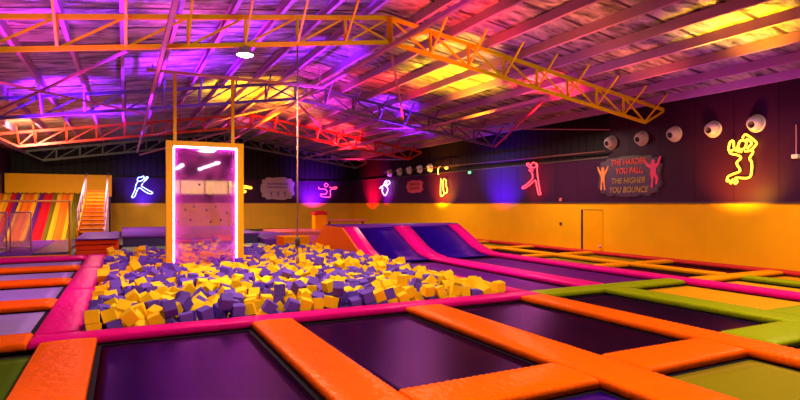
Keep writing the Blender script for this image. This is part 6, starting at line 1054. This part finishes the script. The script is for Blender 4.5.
# slide
SX0, SX1 = -5.25, -1.95
sl = thing('slide', 'wide rainbow striped wave slide in the far left corner', 'slide', (-3.6, 27.2, -.06))
def sz(t): return .08 + 2.08*(t**1.08) if t > .06 else .08+.10*(t/.06)**1.5*.9
SC = {'O': (.85, .15, .012), 'Y': (.88, .36, .015), 'R': (.62, .010, .025), 'P': (.12, .02, .22), 'G': (.16, .12, .01)}
seq = [('G', .30), ('Y', .14), ('O', .34), ('Y', .20), ('G', .18), ('R', .40), ('P', .18), ('Y', .18), ('O', .40), ('Y', .14), ('P', .18), ('R', .22), ('Y', .30), ('O', .14)]
tot = sum(q_[1] for q_ in seq); x = SX1
for (k, wd) in seq:
    wd = wd/tot*(SX1-SX0); bm = bmesh.new(); n = 22; rows = []
    for i in range(n+1):
        t = i/n; row = []
        for j in range(5):
            u = j/4; row.append(bm.verts.new((x - wd*u + 3.6, 4.8*t, sz(t) + .035*math.cos(u*2*math.pi) - (.0))))
        row += [bm.verts.new((x-wd+3.6, 4.8*t, sz(t)-.12)), bm.verts.new((x+3.6, 4.8*t, sz(t)-.12))]
        rows.append(row)
    for a, b in zip(rows, rows[1:]):
        for j in range(7): bm.faces.new((a[j], a[(j+1) % 7], b[(j+1) % 7], b[j]))
    bm.faces.new(rows[0]); bm.faces.new(rows[-1][::-1])
    link('slide_lane', bm, satin('slide_'+k, SC[k], .25, .4), sl, True)
    x -= wd
bm = bmesh.new(); prism(bm, [(-.1, 0), (-.1, .1), (0, .22), (4.8, 2.36), (4.8, 0)], SX1+.02+3.6, SX1+.1+3.6, 'X'); link('side_wall', bm, satin('slide_G', SC['G'], .25, .4), sl)
bm = bmesh.new(); bx(bm, SX0+3.6, SX1+3.6, 4.5, 4.79, 0, 2.0); link('slide_frame', bm, STEEL, sl)
# upper landing with yellow parapet
up = thing('slide_landing', 'high yellow landing wall behind the top of the slide', 'landing', (-3.0, 32.05, -.06))
link('landing_floor', bx(bmesh.new(), -2.35, 2.4, 0, 1.6, 2.0, 2.12), WOODO, up)
link('parapet', bx(bmesh.new(), -2.35, 2.4, 1.3, 1.4, 2.121, 3.16), satin('parapet_yellow', (.88, .40, .004), .4, .3), up)
link('landing_base', bx(bmesh.new(), -2.3, 2.35, .1, 1.5, 0, 1.999), STEEL, up)
# run-out mats: purple tiles
for i in range(4):
    mattress(-5.3+.92*i, -5.3+.92*i+.90, 20.2, 27.0, -.06, .05+.0, [PURPV, mat('dark_violet_vinyl', (.05, .02, .16), .35)][i % 2], ['purple run-out mat by the far left wall', 'dark violet run-out mat, second from the far left wall', 'purple run-out mat, third from the far left wall', 'dark violet run-out mat beside the orange steps'][i], 'landing_mat')
# goal / net frame in front of the slide
gf = thing('net_frame', 'tall thin yellow tube frame standing in front of the slide', 'frame', (-1.5, 19.72, -.06))
FR = mat('olive_yellow_tube', (.55, .35, .02), .4)
bm = bmesh.new(); tube(bm, [(0, 0, 0), (0, 0, 1.72)], .04); link('post', bm, FR, gf, True)
bm = bmesh.new(); tube(bm, [(-3.5, 0, 0), (-3.5, 0, 1.72)], .04); link('post', bm, FR, gf, True)
bm = bmesh.new(); tube(bm, [(-3.5, 0, 1.72), (.0, 0, 1.72)], .03); link('crossbar', bm, mat('amber_tube', (.85, .4, .05), .4), gf, True)
bm = bmesh.new(); bx(bm, -3.5, 0, -.03, .03, .0, .07, .01); link('base_rail', bm, AMBER, gf)
# small gate panels
def gate(x, y, wd, label):
    g = thing('gate_panel', label, 'gate', (x, y, .05))
    bm = bmesh.new()
    for a, b in (((0, 0, 0), (0, 0, 1.25)), ((wd, 0, 0), (wd, 0, 1.25)), ((0, 0, 1.25), (wd, 0, 1.25)), ((0, 0, .12), (wd, 0, .12))): tube(bm, [a, b], .025, 8)
    link('gate_frame', bm, mat('rose_tube', (.55, .25, .35), .4), g, True)
    m, N, L, b = nt('pink_mesh_panel'); b.inputs['Base Color'].default_value = (.9, .35, .45, 1); b.inputs['Alpha'].default_value = .35; b.inputs['Roughness'].default_value = .4
    link('mesh_infill', bx(bmesh.new(), .03, wd-.03, -.008, .008, .15, 1.22), m, g)
gate(-3.25, 21.2, .55, 'pink mesh gate panel before the slide, nearer the slide middle')
gate(-4.0, 21.2, .65, 'pink mesh gate panel before the slide, nearer the left wall')

# ------------------------------------------------------------------ climbing panel
cp = thing('climbing_panel', 'tall clear climbing panel in a yellow frame with pink light, standing in the foam pit', 'climbing wall', (1.835, 14.5, -.395))
CY = satin('panel_frame_yellow', (.92, .48, .008), .4)
Z0, ZT = 0, 3.53
W2 = .925; FT = .155
for s in (-1, 1):
    link('frame_post', bx(bmesh.new(), min(s*W2, s*(W2-FT)), max(s*W2, s*(W2-FT)), -.07, .07, Z0, ZT, .008), CY, cp)
link('frame_rail', bx(bmesh.new(), -W2+FT, W2-FT, -.07, .07, ZT-.12, ZT, .008), CY, cp)
link('frame_rail', bx(bmesh.new(), -W2+FT, W2-FT, -.07, .07, Z0, .12, .008), CY, cp)
LED = neonmat('pink_led_tube', (1, .26, .9), 42)
iw = W2-FT-.025
for s in (-1, 1):
    bm = bmesh.new(); tube(bm, [(s*iw, -.05, .34), (s*iw, -.05, ZT-.15)], .014); link('light_tube', bm, LED, cp, True)
bm = bmesh.new(); tube(bm, [(-iw, -.05, ZT-.15), (iw, -.05, ZT-.15)], .014); link('light_tube', bm, LED, cp, True)
def acrylic():
    m, N, L, b = nt('hazy_glow_acrylic')
    out = N['Material Output']
    tr = N.new('ShaderNodeBsdfTransparent'); tr.inputs[0].default_value = (.97, .82, .95, 1)
    gl = N.new('ShaderNodeBsdfGlossy'); gl.inputs['Roughness'].default_value = .03; gl.inputs[0].default_value = (1, .85, 1, 1)
    df = N.new('ShaderNodeBsdfDiffuse'); df.inputs[0].default_value = (1, .14, .88, 1)  # LED glow in the sheet put into the haze colour as magenta
    tc = N.new('ShaderNodeTexCoord'); nz = N.new('ShaderNodeTexNoise'); nz.inputs['Scale'].default_value = 3; nz.inputs['Detail'].default_value = 6; L.new(tc.outputs['Object'], nz.inputs['Vector'])
    mr = N.new('ShaderNodeMapRange'); mr.inputs[1].default_value = .35; mr.inputs[2].default_value = .7; mr.inputs[3].default_value = .05; mr.inputs[4].default_value = .34; L.new(nz.outputs['Fac'], mr.inputs[0])
    m1 = N.new('ShaderNodeMixShader'); L.new(mr.outputs[0], m1.inputs[0]); L.new(tr.outputs[0], m1.inputs[1]); L.new(df.outputs[0], m1.inputs[2])
    m2 = N.new('ShaderNodeMixShader'); m2.inputs[0].default_value = .30; L.new(m1.outputs[0], m2.inputs[1]); L.new(gl.outputs[0], m2.inputs[2])
    L.new(m2.outputs[0], out.inputs['Surface']); return m
link('clear_sheet', bx(bmesh.new(), -W2+FT+.002, W2-FT-.002, -.012, .012, .121, ZT-.121), acrylic(), cp)
HB = mat('dark_bolt', (.05, .005, .02), .4)
def hold(x, z):
    bm = bmesh.new(); r = .026
    revolve(bm, [(r*.9, .0), (r, .01), (r*.8, .035), (0, .045)], 10, Matrix.Translation((x, -.013, z)) @ Matrix.Rotation(R(90), 4, 'X'))
    link('climbing_hold', bm, HB, cp, True)
for (x, z) in ((-.50, 2.62), (.36, 2.60), (-.15, 2.46), (.0, 2.2), (-.44, 2.19), (.56, 2.80), (-.28, 1.91), (-.48, 1.83), (.02, 1.82), (.24, 1.91), (.52, 1.75), (-.36, 1.58), (-.65, 1.54), (.12, 1.52), (.37, 1.56)):
    hold(x, z)
for s in (-.72, .66):
    bm = bmesh.new(); bar(bm, (s, 0, ZT), (s, 0, 5.17), .075, .075); link('hanger_post', bm, CY, cp)
bm = bmesh.new(); bar(bm, (-1.35, 0, 5.205), (3.1, 0, 5.205), .07, .07); link('hanger_beam', bm, mat('pink_beam', (.7, .25, .25), .4), cp)
for xx, zz in ((-1.215, 5.60), (3.0, 6.0)):
    bm = bmesh.new(); bar(bm, (xx, 0, 5.24), (xx, 0, zz-.25), .025, .025); link('hanger_rod', bm, TIE, cp)

# rope with hand grip
rp = thing('hanging_rope', 'thin dark rope with a knotted grip hanging from the yellow truss over the pit', 'rope', (3.13, 10.8, 0))
ROPE = mat('dark_rope', (.35, .17, .16), .7)
bm = bmesh.new(); tube(bm, [(0, 0, 4.80), (.004, 0, 3.0), (0, 0, .38)], .017, 8); link('rope', bm, ROPE, rp, True)
bm = bmesh.new(); revolve(bm, [(.0, .36), (.03, .38), (.038, .44), (.028, .5), (.018, .54)], 12); link('rope_end', bm, ROPE, rp, True)
bm = bmesh.new(); revolve(bm, [(.018, .72), (.05, .76), (.055, .82), (.045, .88), (.018, .92)], 14); link('grip_knot', bm, mat('grip_black', (.03, .02, .03), .5), rp, True)

# ------------------------------------------------------------------ lamps
BAYW = neonmat('white_lamp_glow', (.85, .80, 1), 22)
def highbay(x, y, z, label, zt):
    t = thing('high_bay_lamp', label, 'lamp', (x, y, z))
    bm = bmesh.new(); revolve(bm, [(.0, .17), (.05, .17), (.10, .12), (.17, .03), (.175, 0), (.16, 0)], 24); link('lamp_shade', bm, mat('lamp_grey', (.35, .32, .4), .4), t, True)
    bm = bmesh.new(); revolve(bm, [(.0, -.045), (.10, -.03), (.155, .0), (.155, .02), (0, .02)], 24); link('bulb_cover', bm, BAYW, t, True)
    bm = bmesh.new(); tube(bm, [(0, 0, .16), (0, 0, zt-z)], .012, 6); link('hanging_rod', bm, STEEL, t)
highbay(2.09, 10.8, 4.47, 'bright white high bay lamp hanging under the yellow truss', 4.66)
for i, (x, y, z, zt) in enumerate(((-1.8, 3.5, 3.9, 4.08), (.8, 3.5, 4.25, 4.47), (5.7, 3.5, 4.8, 5.04), (7.6, 3.5, 4.55, 4.77), (11.2, 3.5, 4.0, 4.23))):
    highbay(x, y, z, f'white high bay lamp hanging over the near court, {ORD[i]} from the left-hand wall', zt)

# lit viewing window and tube lamps behind the camera, mirrored in the clear panel
WINL = neonmat('lit_window_glow', (1, .66, .16), 1.5)
win = struct('window_1', bx(bmesh.new(), 1.6, 7.2, YF-.02, YF+.03, 2.05, 2.15), TRIM_D)
for k in range(4): link('window_pane', bx(bmesh.new(), 1.65+1.38*k, 2.95+1.38*k, YF-.01, YF+.01, 2.15, 2.95), WINL, win)
link('window_head', bx(bmesh.new(), 1.6, 7.2, YF-.02, YF+.03, 2.95, 3.05), TRIM_D, win)
def tubelamp(x, y, label):
    t = thing('strip_lamp', label, 'lamp', (x, y, 3.6))
    link('lamp_body', bx(bmesh.new(), -.10, .10, -.35, .35, .03, .09, .01), mat('lamp_grey', (.35, .32, .4), .4), t)
    link('light_tube', bx(bmesh.new(), -.07, .07, -.32, .32, -.01, .029), BAYW, t)
    bm = bmesh.new(); zt = RZ(x)-.02-3.6
    for yy in (-.25, .25): tube(bm, [(0, yy, .08), (0, yy, zt)], .006, 5)
    link('hanging_wire', bm, STEEL, t)
for k in range(5): tubelamp(4.0+.05*k, -5.0+1.3*k, f'white strip lamp behind the viewer, {ORD[k]} from the lit window in the long row')
for k in range(3): tubelamp(2.75, -5.0+1.3*k, f'white strip lamp behind the viewer, {ORD[k]} from the lit window in the short row')

# air nozzles on the right wall
NOZ = mat('white_enamel', (.78, .66, .74), .35, spec=.5)
NOZD = mat('dark_throat', (.03, .01, .03), .5)
def nozzle(y, z, label):
    t = thing('air_nozzle', label, 'air nozzle', (XW+.02, y, z), R(-90))
    t.scale = (.84, .84, .84)
    M = Matrix.Rotation(R(90), 4, 'X')    # local -Y points out of the wall after the turn
    prof_f = [(.27, -.0), (.275, .03), (.25, .055), (.20, .06)]
    bm = bmesh.new(); revolve(bm, prof_f, 28, M); link('mounting_ring', bm, NOZ, t, True)
    A = Matrix.Rotation(R(90), 4, 'X') @ Matrix.Translation((0, 0, .08)) @ Matrix.Rotation(R(14), 4, 'X')
    r = .235; k0 = 25
    prof = [(r*math.sin(R(a)), r*math.cos(R(a))) for a in range(120, k0-1, -7)]
    prof += [(.085, r*.90), (.075, r*.70)]
    bm = bmesh.new(); revolve(bm, prof, 28, A); link('ball_housing', bm, NOZ, t, True)
    bm = bmesh.new(); revolve(bm, [(.0, r*.55), (.096, r*.56), (.098, r*.925), (.088, r*.93), (.07, r*.72), (0, r*.70)], 24, A); link('nozzle_throat', bm, NOZD, t, True)
    return t
for i, (y, z) in enumerate(((8.22, 3.60), (9.34, 3.59), (10.5, 3.59), (11.62, 3.58), (12.8, 3.57))):
    nozzle(y, z, f"white round air nozzle high on the dark wall, {ORD[i]} of the five large ones")
for i, (y, z) in enumerate(((24.6, 3.42), (25.7, 3.42), (26.9, 3.42), (28.1, 3.40), (29.4, 3.38))):
    nozzle(y, z, f"small distant air nozzle near the far corner, {ORD[i]} in that row")

# ------------------------------------------------------------------ neon figures
NEON = {
'yellow_big' :( 'X' ,[
   [(8.58, 2.91), (8.69, 2.99), (8.86, 2.96), (8.87, 3.09), (8.82, 3.21), (8.75, 3.2), (8.74, 3.07), (8.69, 2.96), (8.54, 2.91)] ,
   [(8.86, 2.96), (8.82, 2.89), (8.63, 2.83), (8.56, 2.75), (8.67, 2.63), (8.58, 2.43), (8.8, 2.34), (8.9, 2.28), (8.92, 2.17), (8.86, 2.19), (8.82, 2.11), (8.77, 2.21), (8.71, 2.1), (8.65, 2.16), (8.69, 2.25), (8.36, 2.24), (8.29, 2.42), (8.29, 2.62), (8.34, 2.73), (8.26, 2.87), (8.28, 2.95)] ,
   [(8.63, 3.08), (8.58, 3.19), (8.48, 3.2), (8.42, 3.13), (8.46, 3.01), (8.54, 2.97), (8.63, 3.02), (8.63, 3.08)] ,
   [(8.52, 3.26), (8.46, 3.34), (8.38, 3.31), (8.18, 3.12), (8.2, 3.04), (8.32, 2.93), (8.46, 2.92)] ,
   [(8.42, 3.23), (8.29, 3.11), (8.4, 2.98)] ,
]),
'red_runner' :( 'X' ,[
   [(16.53, 2.85), (16.81, 3.03), (16.91, 3.14), (16.77, 3.14), (16.65, 2.99)] ,
   [(16.65, 3.1), (16.53, 3.17), (16.37, 3.11), (16.37, 3.0), (16.53, 2.96), (16.65, 3.02), (16.65, 3.1)] ,
   [(16.45, 3.14), (16.3, 3.08), (16.3, 2.84), (16.26, 2.57), (16.14, 2.05), (16.09, 1.95), (16.22, 1.94), (16.33, 2.26), (16.41, 2.47), (16.65, 2.35), (16.98, 2.2), (17.16, 2.18), (17.13, 2.26), (16.94, 2.31), (16.57, 2.56), (16.61, 2.78), (16.77, 2.89)] ,
]),
'orange_runner' :( 'X' ,[
   [(23.66, 3.03), (23.71, 3.2), (23.63, 3.39), (23.46, 3.41)] ,
   [(22.98, 3.38), (22.83, 3.36), (22.8, 3.29), (22.95, 3.28), (23.04, 3.34)] ,
   [(23.41, 2.82), (23.44, 2.57), (23.46, 2.18), (23.41, 1.95), (23.25, 1.96), (23.09, 2.06), (22.88, 2.11), (22.83, 2.25), (22.93, 2.47), (22.95, 2.72), (23.14, 2.79)] ,
   [(23.2, 2.76), (23.2, 2.34), (23.14, 2.12)] ,
]),
'white_jumper' :( 'X' ,[
   [(30.73, 2.5), (30.51, 2.61), (30.21, 2.67), (30.07, 2.79), (29.93, 2.9), (29.72, 2.96), (29.72, 2.8)] ,
   [(29.44, 2.94), (29.3, 2.79), (29.58, 2.68), (29.72, 2.56), (29.58, 2.47), (29.65, 2.26), (29.96, 2.05), (30.24, 2.18), (30.39, 2.37), (30.29, 2.49), (30.58, 2.56)] ,
   [(29.93, 2.72), (29.76, 2.75), (29.76, 2.66), (29.93, 2.63), (29.93, 2.72)] ,
]),
'pink_jumper' :( 'Y' ,[
   [(11.74, 2.68), (11.74, 2.58), (11.96, 2.55), (12.2, 2.53), (12.33, 2.4), (12.22, 2.2), (11.9, 2.2), (11.88, 2.07), (12.01, 2.04), (12.52, 2.0), (12.57, 2.28), (12.6, 2.53), (12.92, 2.56), (13.03, 2.64), (12.98, 2.69), (12.63, 2.64), (12.52, 2.69)] ,
   [(12.17, 2.89), (12.28, 2.94), (12.38, 2.86), (12.36, 2.74), (12.22, 2.71), (12.14, 2.78), (12.17, 2.89)] ,
]),
'blue_runner' :( 'Y' ,[
   [(0.72, 2.85), (0.61, 2.65), (0.56, 2.36), (0.4, 1.98), (0.46, 1.92), (0.56, 2.01), (0.64, 2.24), (0.72, 2.42), (0.82, 2.48), (1.09, 2.27), (1.3, 2.16), (1.49, 2.16), (1.46, 2.25), (1.25, 2.36), (1.04, 2.51), (0.9, 2.59), (0.98, 2.77)] ,
   [(0.69, 2.97), (0.74, 3.09), (0.9, 3.12), (1.01, 3.18), (1.04, 3.06), (0.96, 2.95), (0.85, 2.89), (0.72, 2.88), (0.67, 3.0)] ,
   [(1.01, 2.83), (1.17, 2.98), (1.25, 3.1), (1.18, 3.14), (1.06, 2.95)] ,
]),
'yellow_far' :( 'Y' ,[
   [(5.91, 2.98), (5.97, 2.73), (6.22, 2.67), (6.52, 2.74), (6.83, 2.69), (7.24, 2.61), (7.22, 2.52), (6.83, 2.56), (6.58, 2.42), (6.86, 2.39), (6.86, 2.27), (6.52, 2.28), (6.28, 2.32)] ,
]),

}
def neon(key, col, s, r, label, spec_wall):
    ax, lines = NEON[key]
    us = [u for l in lines for u, v in l]; vs2 = [v for l in lines for u, v in l]
    uc, vc = sum(us)/len(us), sum(vs2)/len(vs2)
    if ax == 'X': t = thing('neon_sign', label, 'neon sign', (XW+.02, uc, vc))
    else: t = thing('neon_sign', label, 'neon sign', (uc, YB+.02, vc))
    m = neonmat('neon_'+key, col, s)
    off = .10
    for l in lines:
        pts = [(-off, u-uc, v-vc) if ax == 'X' else (u-uc, -off, v-vc) for u, v in l]
        bm = bmesh.new(); tube(bm, smoothline(pts, 4), r, 8); link('neon_tube', bm, m, t, True)
    bm = bmesh.new()
    for l in lines:
        for i in range(0, len(l), 5):
            u, v = l[i]; a = (0, u-uc, v-vc) if ax == 'X' else (u-uc, 0, v-vc); b = (-off, u-uc, v-vc) if ax == 'X' else (u-uc, -off, v-vc)
            bar(bm, a, b, .015, .015)
    link('tube_standoffs', bm, STEEL, t)
    return t
neon('yellow_big', (1, .52, .02), 5.5, .025, 'big yellow neon figure jumping with bent knees and raised arms on the near wall', 0)
neon('red_runner', (1, .03, .05), 5, .019, 'red neon figure striding with raised arms on the dark wall', 0)
neon('orange_runner', (1, .45, .04), 6, .024, 'amber neon figure beside the distant air nozzles', 0)
neon('white_jumper', (.75, .38, 1), 6, .024, 'white and violet neon figure leaping near the far corner', 0)
neon('pink_jumper', (1, .04, .12), 5, .021, 'pink neon figure with outstretched arms on the back wall', 0)
neon('blue_runner', (.25, .35, 1), 6, .024, 'pale blue neon running figure on the back wall near the stairs', 0)
neon('yellow_far', (1, .50, .03), 6, .028, 'yellow neon figure on the back wall partly behind the climbing panel', 0)

# ------------------------------------------------------------------ painted signs
def textmesh(s, size, m, parent, loc, rot, shear=.2, extr=.006, name='lettering', sx=1.0):
    cu = bpy.data.curves.new('txt', 'FONT'); cu.body = s; cu.size = size; cu.align_x = 'CENTER'; cu.align_y = 'CENTER'; cu.extrude = extr; cu.offset = size*.022; cu.shear = shear; cu.space_character = 1.05
    ob = bpy.data.objects.new('txt', cu); C.objects.link(ob)
    bpy.context.view_layer.update()
    me = bpy.data.meshes.new_from_object(ob.evaluated_get(bpy.context.evaluated_depsgraph_get())); bpy.data.objects.remove(ob)
    me.materials.clear(); me.materials.append(m)
    o = bpy.data.objects.new(name, me); C.objects.link(o); o.parent = parent; o.location = loc; o.rotation_euler = rot; o.scale = (sx, 1, 1); return o
def cloud(wd, ht, n, amp, seed=1):
    rr = random.Random(seed); pts = []
    N_ = n*8
    for i in range(N_):
        t = 2*math.pi*i/N_; k = abs(math.sin(t*n/2))
        c, s = math.cos(t), math.sin(t)
        e = .55
        x = math.copysign(abs(c)**e, c)*(wd/2); y = math.copysign(abs(s)**e, s)*(ht/2)
        f = 1 - amp + amp*k
        pts.append((x*f, y*f))
    return pts
def figure(pose):
    P_ = {'arms_up': [(-.05, 0), (-.13, .02), (-.10, .28), (-.09, .48), (-.12, .62), (-.24, .80), (-.30, .98), (-.24, 1.0), (-.17, .86), (-.07, .76), (-.06, .80), (-.08, .88), (-.04, .95), (.04, .95), (.08, .88), (.06, .80), (.07, .76), (.17, .86), (.26, 1.0), (.31, .98), (.24, .80), (.12, .62), (.09, .48), (.10, .28), (.14, .02), (.06, 0), (.04, .25), (0, .40), (-.04, .25)],
          'leap': [(-.02, 0), (-.10, .02), (-.06, .25), (-.12, .48), (-.10, .62), (-.26, .72), (-.36, .90), (-.31, .94), (-.20, .80), (-.07, .77), (-.07, .88), (0, .94), (.07, .88), (.06, .78), (.14, .80), (.24, 1.02), (.30, 1.0), (.22, .74), (.11, .62), (.10, .48), (.20, .30), (.14, .10), (.08, .12), (.10, .28), (.02, .38), (0, .22)]}
    return P_[pose]
SIGNP = mat('sign_purple_board', (.055, .010, .085), .45)
OUTL = mat('sign_outline', (.07, .035, .04), .5)
sg = thing('wall_sign', 'purple cloud shaped slogan sign with two jumping silhouettes on the dark wall', 'sign', (XW+.02, 12.12, 2.44), R(-90))
bm = bmesh.new(); prism(bm, cloud(2.50, 1.30, 14, .07), -.035, .0, 'Y'); link('sign_rim', bm, OUTL, sg)
bm = bmesh.new(); prism(bm, cloud(2.42, 1.23, 14, .07), -.055, -.036, 'Y'); link('sign_board', bm, SIGNP, sg)
SR = mat('sign_red', (.80, .035, .04), .5); SO = mat('sign_olive', (.36, .20, .05), .5); SOR = mat('sign_orange', (.9, .25, .06), .5); SPK = mat('sign_pink', (.85, .015, .18), .5)
for (s, z, m, w_) in (('THE HARDER', .45, SR, .92), ('YOU FALL,', .17, SR, .92), ('THE HIGHER', -.14, SO, .95), ('YOU BOUNCE', -.43, SO, .95)):
    textmesh(s, .25, m, sg, (.0 if 'FALL' not in s else .05, -.064, z), (R(90), 0, 0), sx=w_*.93)
def figobj(pose, h, m, parent, loc):
    bm = bmesh.new(); prism(bm, [(x*h*1.0, z*h) for x, z in figure(pose)], -.012, 0, 'Y'); o = link('silhouette', bm, m, parent); o.location = loc; return o
figobj('arms_up', .80, SOR, sg, (-1.0, -.056, -.42)); figobj('leap', .92, SPK, sg, (.93, -.056, -.38))
# lavender sign, back wall
lv = thing('wall_sign', 'pale lavender cloud shaped sign on the back wall beside the rope', 'sign', (8.98, YB+.02, 2.55))
bm = bmesh.new(); prism(bm, cloud(2.25, 1.5, 11, .09), -.05, 0, 'Y'); link('sign_board', bm, mat('lavender_board', (.42, .24, .36), .5), lv)
SV = mat('sign_violet', (.14, .05, .34), .5)
rr = random.Random(5)
for z in (.30, .08):
    xx = -.68
    while xx < .62:
        ww = rr.uniform(.07, .13)
        link('worn_letter', bx(bmesh.new(), xx, xx+ww, -.06, -.051, z-.06, z+.06), SV, lv)
        xx += ww+.04
for xx in (-.45, 0, .45): figobj('leap', .42, SV, lv, (xx, -.052, -.58))
# small red sign, right wall
rs = thing('wall_sign', 'small red jagged sign on the wall beyond the amber neon figure', 'sign', (XW+.02, 26.3, 2.50), R(-90))
bm = bmesh.new(); prism(bm, cloud(1.9, .72, 9, .16), -.05, 0, 'Y'); link('sign_board', bm, mat('rose_red_board', (.62, .07, .09), .5), rs)
for z in (.13, -.10):
    xx = -.6
    while xx < .55:
        ww = rr.uniform(.09, .16); link('worn_letter', bx(bmesh.new(), xx, xx+ww, -.06, -.051, z-.07, z+.07), mat('dark_red_letters', (.25, .01, .04), .5), rs); xx += ww+.05
# small fittings
ex = thing('emergency_light', 'tiny green lit exit fitting high on the dark wall', 'exit light', (XW+.0, 20.9, 3.0))
link('fitting_body', bx(bmesh.new(), -.07, .02, -.14, .14, -.08, .08, .01), mat('fitting_grey', (.2, .2, .2), .5), ex)
link('green_lens', bx(bmesh.new(), -.076, -.0701, -.11, .11, -.05, .05), neonmat('green_glow', (.05, .9, .35), 1.5), ex)
cam2 = thing('wall_camera', 'small pale fitting on a thin rod high on the wall at the far right edge', 'wall fitting', (XW+.0, 7.3, 2.7))
link('body', bx(bmesh.new(), -.10, .02, -.07, .07, -.05, .05, .015), NOZ, cam2)
bm = bmesh.new(); tube(bm, [(-.02, 0, .05), (-.02, 0, .75)], .012, 6); link('rod', bm, TIE, cam2)
